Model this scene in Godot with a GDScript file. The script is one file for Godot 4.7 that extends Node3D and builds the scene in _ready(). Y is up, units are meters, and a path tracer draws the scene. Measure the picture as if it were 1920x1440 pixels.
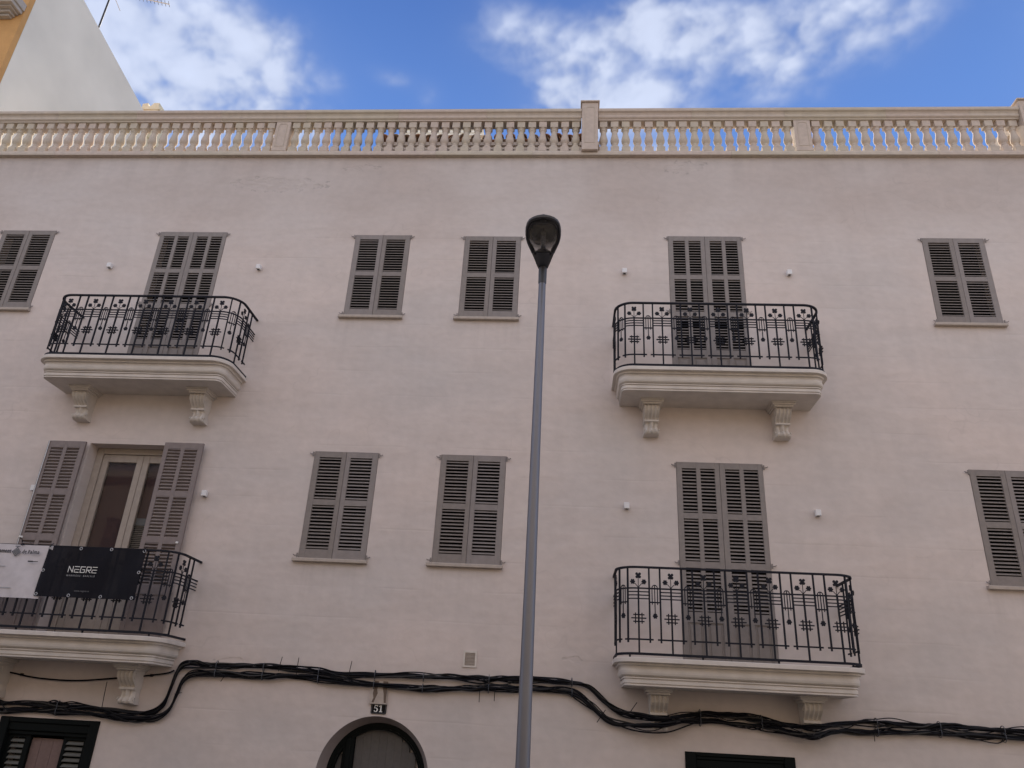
extends Node3D

var M := {}
var names := {}
var rng := RandomNumberGenerator.new()
var soft_noise: NoiseTexture2D
var grain_normal: NoiseTexture2D


# ---------------------------------------------------------------- helpers
func lin(r: float, g: float, b: float) -> Color:
	return Color(r, g, b).linear_to_srgb()


func ramp(a: float, b: float) -> Gradient:
	var g := Gradient.new()
	g.set_color(0, Color(a, a, a))
	g.set_color(1, Color(b, b, b))
	return g


func mat(called: String, c: Color, rough := 0.85, scale := 0.0, bump := 0.0, metal := 0.0) -> StandardMaterial3D:
	var m := StandardMaterial3D.new()
	m.resource_name = called
	m.albedo_color = c
	m.roughness = rough
	m.metallic = metal
	if scale > 0.0:
		m.uv1_triplanar = true
		m.uv1_world_triplanar = true
		m.uv1_scale = Vector3.ONE * scale
		m.albedo_texture = soft_noise
		if bump > 0.0:
			m.normal_enabled = true
			m.normal_texture = grain_normal
			m.normal_scale = bump
	M[called] = m
	return m


func st() -> SurfaceTool:
	var s := SurfaceTool.new()
	s.begin(Mesh.PRIMITIVE_TRIANGLES)
	return s


func vtx(s: SurfaceTool, p: Vector3, n: Vector3, uv: Vector2) -> void:
	s.set_normal(n)
	s.set_uv(uv)
	s.add_vertex(p)


func tri(s: SurfaceTool, a: Vector3, b: Vector3, c: Vector3, na: Vector3, nb: Vector3, nc: Vector3, ua := Vector2.ZERO, ub := Vector2.ZERO, uc := Vector2.ZERO) -> void:
	var k := (b - a).cross(c - a)
	if k.length_squared() < 1e-16:
		return
	vtx(s, a, na, ua)
	if k.dot(na + nb + nc) > 0.0:
		vtx(s, c, nc, uc)
		vtx(s, b, nb, ub)
	else:
		vtx(s, b, nb, ub)
		vtx(s, c, nc, uc)


func quad(s: SurfaceTool, a: Vector3, b: Vector3, c: Vector3, d: Vector3, n: Vector3) -> void:
	tri(s, a, b, c, n, n, n)
	tri(s, a, c, d, n, n, n)


func box(s: SurfaceTool, lo: Vector3, hi: Vector3, x := Transform3D.IDENTITY) -> void:
	var p: Array[Vector3] = []
	for i in 8:
		p.append(x * Vector3(hi.x if i & 1 else lo.x, hi.y if i & 2 else lo.y, hi.z if i & 4 else lo.z))
	for f in [[0, 2, 6, 4, Vector3.LEFT], [1, 3, 7, 5, Vector3.RIGHT], [0, 1, 5, 4, Vector3.DOWN], [2, 3, 7, 6, Vector3.UP], [0, 1, 3, 2, Vector3.FORWARD], [4, 5, 7, 6, Vector3.BACK]]:
		var nn: Vector3 = f[4]
		quad(s, p[f[0]], p[f[1]], p[f[2]], p[f[3]], (x.basis * nn).normalized())


# a box whose edges along its front are chamfered by c
func cbox(s: SurfaceTool, lo: Vector3, hi: Vector3, c: float, x := Transform3D.IDENTITY) -> void:
	var m := (lo + hi) * 0.5
	var h := (hi - lo) * 0.5
	var dirs := [Vector3.RIGHT, Vector3.UP, Vector3.BACK]
	for a in 3:
		for sg in [-1.0, 1.0]:
			var u: Vector3 = dirs[(a + 1) % 3]
			var v: Vector3 = dirs[(a + 2) % 3]
			var n: Vector3 = dirs[a] * sg
			var hu: float = h[(a + 1) % 3] - c
			var hv: float = h[(a + 2) % 3] - c
			var o: Vector3 = m + n * h[a]
			quad(s, x * (o - u * hu - v * hv), x * (o + u * hu - v * hv), x * (o + u * hu + v * hv), x * (o - u * hu + v * hv), (x.basis * n).normalized())
	for a in 3:
		for su in [-1.0, 1.0]:
			for sv in [-1.0, 1.0]:
				var w: Vector3 = dirs[a]
				var u: Vector3 = dirs[(a + 1) % 3] * su
				var v: Vector3 = dirs[(a + 2) % 3] * sv
				var hw: float = h[a] - c
				var p1: Vector3 = m + u * h[(a + 1) % 3] + v * (h[(a + 2) % 3] - c)
				var p2: Vector3 = m + u * (h[(a + 1) % 3] - c) + v * h[(a + 2) % 3]
				quad(s, x * (p1 - w * hw), x * (p1 + w * hw), x * (p2 + w * hw), x * (p2 - w * hw), (x.basis * (u + v)).normalized())
	for sx in [-1.0, 1.0]:
		for sy in [-1.0, 1.0]:
			for sz in [-1.0, 1.0]:
				var k := Vector3(sx, sy, sz)
				var n := (x.basis * k).normalized()
				tri(s, x * (m + k * (h - Vector3(0, c, c))), x * (m + k * (h - Vector3(c, 0, c))), x * (m + k * (h - Vector3(c, c, 0))), n, n, n)


func tube(s: SurfaceTool, pts: Array, r: float, seg := 6, flat := 1.0) -> void:
	var n := pts.size()
	var rings := []
	var up := Vector3.UP
	for i in n:
		var a: Vector3 = pts[maxi(i - 1, 0)]
		var b: Vector3 = pts[mini(i + 1, n - 1)]
		var t := (b - a).normalized()
		if absf(t.dot(up)) > 0.95:
			up = Vector3.BACK if absf(t.z) < 0.9 else Vector3.RIGHT
		var u := t.cross(up).normalized()
		var v := u.cross(t).normalized()
		up = v
		var ring := []
		for k in seg:
			var an := TAU * (k + 0.5) / seg
			var d := u * cos(an) + v * sin(an) * flat
			ring.append([pts[i] + d * r, (u * cos(an) + v * sin(an)).normalized()])
		rings.append(ring)
	for i in n - 1:
		for k in seg:
			var p: Array = rings[i][k]
			var q: Array = rings[i][(k + 1) % seg]
			var p2: Array = rings[i + 1][k]
			var q2: Array = rings[i + 1][(k + 1) % seg]
			tri(s, p[0], q[0], q2[0], p[1], q[1], q2[1])
			tri(s, p[0], q2[0], p2[0], p[1], q2[1], p2[1])
	for e in [0, n - 1]:
		var c: Vector3 = pts[e]
		var o: Vector3 = pts[1] if e == 0 else pts[n - 2]
		var nn := (c - o).normalized()
		for k in seg:
			tri(s, c, rings[e][k][0], rings[e][(k + 1) % seg][0], nn, nn, nn)


# profile: Vector2(radius, y) from the bottom up
func lathe(s: SurfaceTool, prof: Array, seg: int, o := Vector3.ZERO) -> void:
	var n := prof.size()
	var nr: Array[Vector2] = []
	for i in n:
		var a: Vector2 = prof[maxi(i - 1, 0)]
		var b: Vector2 = prof[mini(i + 1, n - 1)]
		var d := (b - a).normalized()
		nr.append(Vector2(d.y, -d.x))
	for i in n - 1:
		for k in seg:
			var a0 := TAU * k / seg
			var a1 := TAU * (k + 1) / seg
			var f := func(j: int, an: float) -> Array:
				var q: Vector2 = prof[j]
				return [o + Vector3(cos(an) * q.x, q.y, sin(an) * q.x), Vector3(cos(an) * nr[j].x, nr[j].y, sin(an) * nr[j].x)]
			var p: Array = f.call(i, a0)
			var q: Array = f.call(i, a1)
			var p2: Array = f.call(i + 1, a0)
			var q2: Array = f.call(i + 1, a1)
			tri(s, p[0], q[0], q2[0], p[1], q[1], q2[1])
			tri(s, p[0], q2[0], p2[0], p[1], q2[1], p2[1])


# a flat outline given a thickness along z
func plate(s: SurfaceTool, poly: PackedVector2Array, z0: float, z1: float) -> void:
	var t := Geometry2D.triangulate_polygon(poly)
	for i in range(0, t.size(), 3):
		for zz in [[z1, Vector3.BACK], [z0, Vector3.FORWARD]]:
			var n: Vector3 = zz[1]
			var z: float = zz[0]
			tri(s, Vector3(poly[t[i]].x, poly[t[i]].y, z), Vector3(poly[t[i + 1]].x, poly[t[i + 1]].y, z), Vector3(poly[t[i + 2]].x, poly[t[i + 2]].y, z), n, n, n)
	var area := 0.0
	for i in poly.size():
		area += poly[i].cross(poly[(i + 1) % poly.size()])
	for i in poly.size():
		var a := poly[i]
		var b := poly[(i + 1) % poly.size()]
		var d := (b - a).normalized() * signf(area)
		quad(s, Vector3(a.x, a.y, z0), Vector3(b.x, b.y, z0), Vector3(b.x, b.y, z1), Vector3(a.x, a.y, z1), Vector3(d.y, -d.x, 0))


func numbered(called: String) -> String:
	var k: int = names.get(called, 0)
	names[called] = k + 1
	return called if k == 0 else "%s_%03d" % [called, k]


func part(called: String, mesh, m: Material, parent: Node3D, at := Vector3.ZERO, basis := Basis.IDENTITY) -> MeshInstance3D:
	var o := MeshInstance3D.new()
	var key := str(parent.get_instance_id()) + called
	var k: int = names.get(key, 0)
	names[key] = k + 1
	o.name = called if k == 0 else "%s_%03d" % [called, k]
	o.mesh = mesh.commit() if mesh is SurfaceTool else mesh
	o.material_override = m
	parent.add_child(o, true)
	o.transform = Transform3D(basis, at)
	return o


func thing(called: String, label: String, category: String, group := "", at := Vector3.ZERO) -> Node3D:
	var o := Node3D.new()
	o.name = numbered(called)
	add_child(o, true)
	o.position = at
	tag(o, label, category, group)
	return o


func tag(o: Node3D, label: String, category: String, group := "") -> void:
	o.set_meta("label", label)
	o.set_meta("category", category)
	if group:
		o.set_meta("group", group)


func structure(called: String, s: SurfaceTool, m: Material) -> MeshInstance3D:
	var o := part(called, s, m, self)
	o.set_meta("kind", "structure")
	return o


func dup(src: Node3D, called: String, label: String, group: String, at: Vector3) -> Node3D:
	var r: Node3D = src.duplicate()
	r.name = numbered(called)
	add_child(r, true)
	r.position = at
	tag(r, label, src.get_meta("category"), group)
	return r


func fnl(sd: int, freq: float, oct := 4) -> FastNoiseLite:
	var n := FastNoiseLite.new()
	n.seed = sd
	n.noise_type = FastNoiseLite.TYPE_SIMPLEX_SMOOTH
	n.frequency = freq
	n.fractal_octaves = oct
	return n


# ---------------------------------------------------------------- sky
# clouds: azimuth (degrees, 0 = straight at the house), elevation, radii, strength
const CLOUDS := [
	[-34.0, 42.0, 7.5, 3.4, 1.25], [-40.5, 41.0, 5.0, 3.0, 0.75], [-29.5, 40.6, 4.0, 2.6, 0.9], [-35.5, 37.5, 8.0, 3.0, 1.0], [-30.0, 45.0, 5.0, 1.6, 0.45],
	[-17.7, 44.6, 2.2, 0.6, 0.45], [-14.3, 43.9, 1.2, 0.9, 0.36], [-22.9, 43.2, 1.5, 0.8, 0.28],
	[6.8, 49.0, 5.6, 2.2, 1.15], [-0.5, 46.0, 4.2, 2.4, 0.72], [2.0, 43.8, 5.8, 1.8, 1.15], [-6.0, 48.6, 5.0, 2.2, 0.62], [7.0, 44.2, 4.0, 1.3, 0.6],
	[18.9, 45.0, 4.2, 2.6, 0.68], [28.4, 45.4, 4.6, 2.0, 0.68], [17.0, 48.2, 5.0, 1.5, 0.5], [24.0, 47.2, 4.0, 1.4, 0.5], [12.0, 47.0, 3.0, 2.0, 0.4],
	[14.0, 46.5, 13.0, 3.4, 0.36], [-29.0, 39.2, 4.5, 2.0, 0.9], [4.0, 39.0, 7.0, 3.0, 0.85], [16.0, 37.0, 8.0, 2.5, 0.6]]


func make_sky() -> Sky:
	var w := 3072
	var h := 1536
	var im := Image.create(w, h, false, Image.FORMAT_RGBF)
	var n1 := fnl(11, 1.0, 6)
	var n2 := fnl(23, 0.55, 3)
	var n3 := fnl(31, 1.7, 2)
	var n4 := fnl(37, 3.2, 5)
	var zenith := Vector3(0.070, 0.165, 0.50)
	var low := Vector3(0.150, 0.305, 0.74)
	var pale := Vector3(0.50, 0.62, 0.82)
	for j in h:
		var el := PI / 2.0 - (j + 0.5) / h * PI
		var se := sin(el)
		var ce := cos(el)
		if se < 0.0:
			var g := Vector3(0.24, 0.22, 0.20)
			var c := pale.lerp(g, clampf(-se * 12.0, 0.0, 1.0))
			im.fill_rect(Rect2i(0, j, w, 1), Color(c.x, c.y, c.z))
			continue
		var base := low.lerp(zenith, smoothstep(0.60, 0.86, se))
		base = pale.lerp(base, smoothstep(0.0, 0.55, se))
		for i in w:
			var az := wrapf((i + 0.5) / w * TAU, -PI, PI)
			var x := sin(az) * ce
			var z := -cos(az) * ce
			var k := 1.0 / (se + 0.12)
			var px := x * k * 3.1
			var pz := z * k * 3.1
			var wx := n3.get_noise_2d(px, pz) * 0.14
			var nn := n1.get_noise_2d(px + wx, pz - wx)
			# cover: the clouds in view, and elsewhere a fuller unseen cover added for light
			var ad := rad_to_deg(az)
			var ed := rad_to_deg(el)
			var near := (1.0 - smoothstep(38.0, 52.0, absf(ad + 5.0))) * (1.0 - smoothstep(52.0, 58.0, ed))
			var m := 0.0
			if near < 1.0:
				m = (1.0 - near) * clampf(0.85 + 0.9 * n2.get_noise_2d(px * 0.8 + 40.0, pz * 0.8), 0.0, 1.0)
			if near > 0.0:
				var mm := 0.0
				for b in CLOUDS:
					var da: float = (ad - b[0]) / b[2]
					var de: float = (ed - b[1]) / b[3]
					var q := da * da + de * de
					if q < 5.0:
						mm += b[4] * exp(-q)
				m += near * minf(mm, 1.15)
			var d := 0.0
			var bright := 0.86
			if m > 0.01:
				var fine := n4.get_noise_2d((px + pz) * 0.75 + nn * 0.10, (pz - px) * 0.95 + wx * 0.5)
				d = smoothstep(0.02, 1.38, m * (1.0 + 0.80 * nn + 0.62 * fine + 0.34 * n4.get_noise_2d(px * 2.6 + fine * 0.2, pz * 2.9)))
				d = maxf(d, 0.22 * m) * (0.92 + 0.18 * fine)
				d = clampf(d, 0.0, 0.96)
				bright = 0.84 + 0.20 * d + 0.10 * nn + 0.10 * fine
			# clouds across from the sun are whiter, raised to light the facade
			var anti := smoothstep(-0.2, 0.7, z)
			var cl := Vector3(0.63, 0.70, 0.89).lerp(Vector3(1.52, 1.44, 1.41), anti) * bright
			var c := base.lerp(cl, d)
			im.set_pixel(i, j, Color(c.x, c.y, c.z))
	var pm := PanoramaSkyMaterial.new()
	pm.panorama = ImageTexture.create_from_image(im)
	var sky := Sky.new()
	sky.sky_material = pm
	return sky


# ---------------------------------------------------------------- facade plaster
const WALL_X0 := -10.62
const WALL_X1 := 7.42
const WALL_TOP := 11.58


# where sills and slabs shed rain: left, right, underside
const SILLS := [[-9.42, -8.38, 8.55], [-3.52, -2.5, 8.51], [-1.77, -0.75, 8.51], [5.12, 6.15, 8.54], [-3.6, -2.56, 4.87], [-1.83, -0.79, 4.88], [5.14, 6.17, 4.87], [-7.55, -7.3, 7.49], [-4.95, -4.68, 7.49], [0.55, 0.8, 7.49], [3.15, 3.42, 7.49], [0.55, 0.8, 3.81], [3.15, 3.42, 3.81], [-4.98, -4.74, 3.81]]


func facade_material() -> StandardMaterial3D:
	var w := 1792
	var h := 1152
	var sx := (WALL_X1 - WALL_X0) / w
	var sy := WALL_TOP / h
	var col := Image.create(w, h, false, Image.FORMAT_RGB8)
	var hgt := Image.create(w, h, false, Image.FORMAT_RF)
	var broad := fnl(3, 0.32, 4)
	var fine := fnl(4, 5.5, 4)
	var streak := fnl(5, 1.0, 4)
	var flake := fnl(6, 3.4, 5)
	var trowel := fnl(8, 1.3, 3)
	var wob := fnl(9, 0.9, 2)
	var crack := fnl(10, 0.55, 4)
	# courses of blocks that show faintly through the plaster
	var rows: Array[float] = []
	var yy := 0.35
	while yy < WALL_TOP:
		rows.append(yy)
		yy += 0.385
	var peel := [[-4.9, 11.03, 0.65, 0.13], [1.75, 11.38, 0.30, 0.10], [-3.55, 11.37, 0.25, 0.05], [0.12, 3.83, 0.10, 0.03], [-4.1, 3.62, 0.2, 0.03]]
	for j in h:
		var y := WALL_TOP - (j + 0.5) * sy
		for i in w:
			var x := WALL_X0 + (i + 0.5) * sx
			var b := broad.get_noise_2d(x, y * 1.4)
			var f := fine.get_noise_2d(x, y * 1.3)
			var sk := streak.get_noise_2d(x * 3.0, y * 0.35)
			var tr := trowel.get_noise_2d(x * 0.55, y * 1.8)
			var v := 1.0 + 0.030 * b + 0.022 * f + 0.016 * sk + 0.022 * tr
			var warm := 0.014 * b
			# hairline cracks, here and there
			var cr := absf(crack.get_noise_2d(x * 0.9, y))
			if cr < 0.012 and b > 0.12:
				v -= 0.035 * (1.0 - cr / 0.012) * clampf((b - 0.12) * 6.0, 0.0, 1.0)
			# dirt washed off the sills
			for r in SILLS:
				if y < r[2] and y > r[2] - 0.75 and x > r[0] and x < r[1]:
					var edge := minf(x - r[0], r[1] - x)
					var run := clampf(streak.get_noise_2d(x * 9.0, r[2] * 3.0) * 1.8 + 0.45 * exp(-edge * 9.0), 0.0, 1.0)
					v -= 0.022 * run * (1.0 - (r[2] - y) / 0.75)
			# rain marks below the coping
			var drip := smoothstep(10.9, 11.58, y) * clampf(sk * 1.6 + 0.2, 0.0, 1.0)
			v -= 0.025 * drip
			# darker towards the roof edge, in patches
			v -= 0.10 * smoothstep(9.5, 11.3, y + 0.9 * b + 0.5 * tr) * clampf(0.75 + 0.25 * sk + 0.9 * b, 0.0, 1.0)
			var z := 0.0045 * tr + 0.0011 * f + 0.006 * b
			var yw := y + 0.012 * wob.get_noise_2d(x, y * 0.3)
			var kk := int(round((yw - 0.35) / 0.385))
			var dy := absf(yw - 0.35 - kk * 0.385)
			if dy < 0.03:
				var on := clampf(wob.get_noise_2d(x * 0.7 + 7.0 * kk, kk * 3.1) * 2.2 + 0.15, 0.0, 1.0) * smoothstep(10.6, 9.6, y)
				var ln := exp(-dy * dy / 0.00006) * on
				v -= 0.022 * ln
				z -= 0.0016 * ln
			for p in peel:
				var ex: float = (x - p[0]) / p[2]
				var ey: float = (y - p[1]) / p[3]
				var q := ex * ex + ey * ey
				if q < 3.0:
					var fl := flake.get_noise_2d(x * 1.3, y * 2.2)
					var e := clampf((fl * 1.5 + 0.55 - 0.55 * q) * 3.0, 0.0, 1.0)
					var rim := e * (1.0 - e) * 4.0
					v -= 0.012 * e + 0.10 * rim * clampf(fl * 3.0, 0.0, 1.0)
					z -= 0.003 * e
			col.set_pixel(i, j, Color(clampf(0.818 * v + warm, 0, 1), clampf(0.772 * v, 0, 1), clampf(0.747 * v - warm * 0.6, 0, 1)))
			hgt.set_pixel(i, j, Color(z, 0, 0))
	var m := StandardMaterial3D.new()
	m.resource_name = "facade_plaster"
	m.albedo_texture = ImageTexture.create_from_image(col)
	m.roughness = 0.92
	m.heightmap_enabled = true
	m.heightmap_scale = 100.0
	m.heightmap_texture = ImageTexture.create_from_image(hgt)
	M["facade"] = m
	return m


func wall_uv(p: Vector3) -> Vector2:
	return Vector2((p.x - WALL_X0) / (WALL_X1 - WALL_X0), 1.0 - p.y / WALL_TOP)


func wquad(s: SurfaceTool, a: Vector3, b: Vector3, c: Vector3, d: Vector3, n: Vector3) -> void:
	tri(s, a, b, c, n, n, n, wall_uv(a), wall_uv(b), wall_uv(c))
	tri(s, a, c, d, n, n, n, wall_uv(a), wall_uv(c), wall_uv(d))


# ---------------------------------------------------------------- shutters
const PITCH := 0.0455


func slat_mesh(w: float) -> SurfaceTool:
	var s := st()
	# a board whose top and underside fall outwards, with an upright, eased front edge
	var p := [Vector2(0.012, -0.008), Vector2(0.014, -0.006), Vector2(0.014, 0.002), Vector2(0.011, 0.005), Vector2(-0.017, 0.0225), Vector2(-0.017, 0.0115)]
	sweep_x(s, p, 0, w)
	return s


# one leaf with its lower left corner at the origin, its outer face at z = 0
func leaf(house: Node3D, at: Vector3, w: float, h: float, cols: Array, secs: Array, panel: Array, m: Material, single: bool, turned := false, slat_m: Material = null) -> MeshInstance3D:
	var t := 0.036
	var s := st()
	var xs: Array[float] = [0.0]
	for c in cols:
		xs.append(c[0])
		xs.append(c[1])
	xs.append(w)
	for i in range(0, xs.size(), 2):
		cbox(s, Vector3(xs[i], 0, -t), Vector3(xs[i + 1], h, 0), 0.003)
	var ys: Array[float] = [0.0]
	if panel:
		ys.append(h - panel[1])
		ys.append(h - panel[0])
	for k in range(secs.size() - 1, -1, -1):
		ys.append(h - secs[k][1])
		ys.append(h - secs[k][0])
	ys.append(h)
	for c in cols:
		for i in range(0, ys.size(), 2):
			box(s, Vector3(c[0], ys[i], -t + 0.001), Vector3(c[1], ys[i + 1], -0.0015))
		if panel:
			var a := h - float(panel[1])
			var b := h - float(panel[0])
			box(s, Vector3(c[0], a, -0.026), Vector3(c[1], b, -0.016))
			cbox(s, Vector3(c[0] + 0.028, a + 0.03, -0.018), Vector3(c[1] - 0.028, b - 0.03, -0.007), 0.006)
	var lf := part("shutter", s, m, house, at, Basis(Vector3.UP, PI) if turned else Basis.IDENTITY)
	var all := st()
	for c in cols:
		var cw := float(c[1]) - float(c[0])
		var mesh := slat_mesh(cw).commit()
		for sec in secs:
			var n := int(round((sec[1] - sec[0]) / PITCH))
			for k in n:
				var y := h - float(sec[0]) - (k + 0.55) * (float(sec[1]) - float(sec[0])) / n
				if single:
					part("slat", mesh, m, lf, Vector3(c[0], y + rng.randf_range(-0.0015, 0.0015), -0.019), Basis(Vector3.RIGHT, rng.randf_range(-0.06, 0.06)))
				else:
					all.append_from(mesh, 0, Transform3D(Basis(Vector3.RIGHT, rng.randf_range(-0.06, 0.06)), Vector3(c[0], y + rng.randf_range(-0.0015, 0.0015), -0.019)))
	if not single:
		var o := part("slats", all, m, lf)
		o.set_meta("kind", "stuff")
	return lf


func hinge_mesh() -> SurfaceTool:
	var s := st()
	tube(s, [Vector3(0, -0.03, 0.012), Vector3(0, 0.03, 0.012)], 0.010, 6)
	tube(s, [Vector3(0, 0.0, 0.012), Vector3(0.035, 0.0, 0.016), Vector3(0.05, 0.012, 0.02)], 0.006, 5)
	return s


func window_leaves(house: Node3D, x0: float, x1: float, y0: float, y1: float, left_single: bool, right_single: bool) -> void:
	var g := 0.004
	var h := y1 - y0 - 2 * g
	var w := (x1 - x0) / 2 - 1.5 * g
	var k := h / 1.465
	var secs := [[0.08 * k, 0.675 * k], [0.752 * k, 1.345 * k]]
	var tints := [M.shutter, M.shutter_faded, M.shutter_brown]
	leaf(house, Vector3(x0 + g, y0 + g, 0.008), w, h, [[0.078, w - 0.062]], secs, [], tints[rng.randi() % 3], left_single)
	leaf(house, Vector3(x1 - g - w, y0 + g, 0.006), w, h, [[0.062, w - 0.078]], secs, [], tints[rng.randi() % 3], right_single)
	var hm := hinge_mesh().commit()
	for y in [y1 - 0.045, y0 + 0.035]:
		part("hinge", hm, M.shutter, house, Vector3(x0 - 0.012, y, 0.004), Basis(Vector3.UP, PI).scaled(Vector3(1, 1, -1)))
		part("hinge", hm, M.shutter, house, Vector3(x1 + 0.012, y, 0.004))


func door_leaf(house: Node3D, at: Vector3, w: float, h: float, m: Material, turned := false) -> MeshInstance3D:
	var q := (w - 0.072 - 0.062 - 0.055) / 2
	return leaf(house, at, w, h, [[0.072, 0.072 + q], [0.127 + q, w - 0.062]], [[0.085, 0.695], [0.77, 1.325], [1.405, 1.95]], [2.075, 2.50], m, false, turned)


# ---------------------------------------------------------------- balconies
func u_path(hw: float, zf: float, r: float) -> Array:
	var pts := []   # [position, outward normal]
	pts.append([Vector2(-hw, -0.02), Vector2(-1, 0)])
	var n := 8
	for i in n + 1:
		var a := PI / 2 * i / n
		pts.append([Vector2(-hw + r - r * cos(a), zf - r + r * sin(a)), Vector2(-cos(a), sin(a))])
	for i in n + 1:
		var a := PI / 2 * (n - i) / n
		pts.append([Vector2(hw - r + r * cos(a), zf - r + r * sin(a)), Vector2(cos(a), sin(a))])
	pts.append([Vector2(hw, -0.02), Vector2(1, 0)])
	return pts


func balcony_slab() -> SurfaceTool:
	var s := st()
	var prof := [[0.004, 0.0], [0.0, -0.006], [0.0, -0.048], [0.004, -0.052], [0.050, -0.055], [0.053, -0.060], [0.053, -0.076], [0.057, -0.080], [0.080, -0.084], [0.086, -0.098], [0.088, -0.112], [0.084, -0.124], [0.080, -0.134], [0.080, -0.155], [0.088, -0.178], [0.104, -0.192], [0.124, -0.197], [0.126, -0.200], [0.112, -0.204], [0.112, -0.216], [0.130, -0.219], [0.132, -0.225], [0.120, -0.230], [0.120, -0.266], [0.134, -0.270], [0.136, -0.275], [0.126, -0.279], [0.126, -0.293], [0.145, -0.296]]
	var paths := []
	for p in prof:
		var inset: float = p[0]
		paths.append(u_path(1.405 - inset * 0.86, 0.715 - inset * 1.08, maxf(0.25 - inset * 1.3, 0.07)))
	for i in prof.size() - 1:
		var d := Vector2(prof[i + 1][0] - prof[i][0], prof[i + 1][1] - prof[i][1]).normalized()
		# outward = -inset: the face's normal in (outward, y)
		var no := Vector2(-d.y, -d.x)
		for k in paths[i].size() - 1:
			var f := func(row: int, kk: int) -> Array:
				var q: Array = paths[row][kk]
				var p2: Vector2 = q[0]
				var n2: Vector2 = q[1]
				return [Vector3(p2.x, prof[row][1], p2.y), Vector3(n2.x * no.x, no.y, n2.y * no.x).normalized()]
			var a: Array = f.call(i, k)
			var b: Array = f.call(i, k + 1)
			var c: Array = f.call(i + 1, k + 1)
			var e: Array = f.call(i + 1, k)
			tri(s, a[0], b[0], c[0], a[1], b[1], c[1])
			tri(s, a[0], c[0], e[0], a[1], c[1], e[1])
	for e in [[0, Vector3.UP], [prof.size() - 1, Vector3.DOWN]]:
		var path: Array = paths[e[0]]
		var y: float = prof[e[0]][1]
		for k in path.size() / 2:
			var a: Vector2 = path[k][0]
			var b: Vector2 = path[k + 1][0]
			if k == path.size() / 2 - 1:
				continue
			quad(s, Vector3(a.x, y, a.y), Vector3(b.x, y, b.y), Vector3(-b.x, y, b.y), Vector3(-a.x, y, a.y), e[1])
	return s


func corbel_mesh() -> SurfaceTool:
	var s := st()
	# flared cap
	var y0 := 0.0
	for c in [[0.165, 0.34, 0.0, -0.018], [0.15, 0.325, -0.018, -0.045], [0.125, 0.305, -0.045, -0.07]]:
		cbox(s, Vector3(-c[0], c[3], -0.03), Vector3(c[0], c[2], c[1]), 0.005)
	var prof := [[-0.070, 0.27], [-0.085, 0.288], [-0.115, 0.296], [-0.15, 0.284], [-0.185, 0.25], [-0.22, 0.20], [-0.25, 0.168], [-0.258, 0.165], [-0.259, 0.190], [-0.283, 0.190], [-0.285, 0.150], [-0.305, 0.135], [-0.335, 0.130], [-0.365, 0.142], [-0.39, 0.168], [-0.415, 0.178], [-0.435, 0.165], [-0.448, 0.135], [-0.452, 0.10], [-0.452, -0.01]]
	var nu := 17
	var hw := 0.102
	var grid := []
	for i in prof.size():
		var row := []
		for k in nu:
			var u := -1.0 + 2.0 * k / (nu - 1)
			var z: float = prof[i][1]
			var x := u * hw
			if i <= 6:
				z -= 0.022 * pow(absf(sin(u * PI * 2.0)), 0.7) * (1.0 if absf(u) < 0.99 else 0.0)
				x *= 1.0 - 0.06 * i / 6.0
			elif i <= 9:
				x *= 0.96
			elif i <= 18:
				var e := sin(PI * (i - 9.5) / 9.0)
				z += 0.045 * e * (pow(absf(cos(u * PI * 1.5)), 0.8) - 0.6) - 0.02 * e * u * u
				if i <= 12:
					z += 0.03 * exp(-u * u * 14.0)
				x *= 0.86 + 0.16 * smoothstep(12.0, 16.0, i)
			row.append(Vector3(x, prof[i][0], z))
		grid.append(row)
	for i in prof.size() - 1:
		for k in nu - 1:
			var a: Vector3 = grid[i][k]
			var b: Vector3 = grid[i][k + 1]
			var c: Vector3 = grid[i + 1][k + 1]
			var d: Vector3 = grid[i + 1][k]
			var n := (d - a).cross(b - a).normalized()
			if n.z < -0.2:
				n = -n
			tri(s, a, b, c, n, n, n)
			tri(s, a, c, d, n, n, n)
		for sd in [[0, Vector3.LEFT], [nu - 1, Vector3.RIGHT]]:
			var a: Vector3 = grid[i][sd[0]]
			var d: Vector3 = grid[i + 1][sd[0]]
			quad(s, a, d, Vector3(d.x, d.y, -0.02), Vector3(a.x, a.y, -0.02), sd[1])
	# volutes on the cheeks
	for sd in [-1.0, 1.0]:
		for v in [[-0.135, 0.225, 0.05], [-0.405, 0.125, 0.036]]:
			var pts := []
			for k in 15:
				var a := k * 0.62
				var r: float = v[2] * (1.0 - k / 17.0)
				pts.append(Vector3(sd * 0.100, v[0] + sin(a) * r, v[1] + cos(a) * r))
			tube(s, pts, 0.008, 5)
	return s


const R_HW := 1.378
const R_ZF := 0.69
const R_R := 0.24


func rail_at(sv: float) -> Array:
	var a := absf(sv)
	var g := signf(sv) if sv != 0.0 else 1.0
	var l1 := R_HW - R_R
	var l2 := l1 + R_R * PI / 2
	if a < l1:
		return [Vector3(sv, 0, R_ZF), Vector3(0, 0, 1)]
	if a < l2:
		var th := (a - l1) / R_R
		return [Vector3(g * (l1 + R_R * sin(th)), 0, R_ZF - R_R + R_R * cos(th)), Vector3(g * sin(th), 0, cos(th))]
	return [Vector3(g * R_HW, 0, R_ZF - R_R - (a - l2)), Vector3(g, 0, 0)]


const R_END := 2.065


func rail_pts(s0: float, s1: float, y: float) -> Array:
	var pts := []
	var n := maxi(1, int(ceil((s1 - s0) / 0.035)))
	for i in n + 1:
		var q: Array = rail_at(lerpf(s0, s1, float(i) / n))
		var p: Vector3 = q[0]
		p.y = y
		pts.append(p)
	return pts


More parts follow.
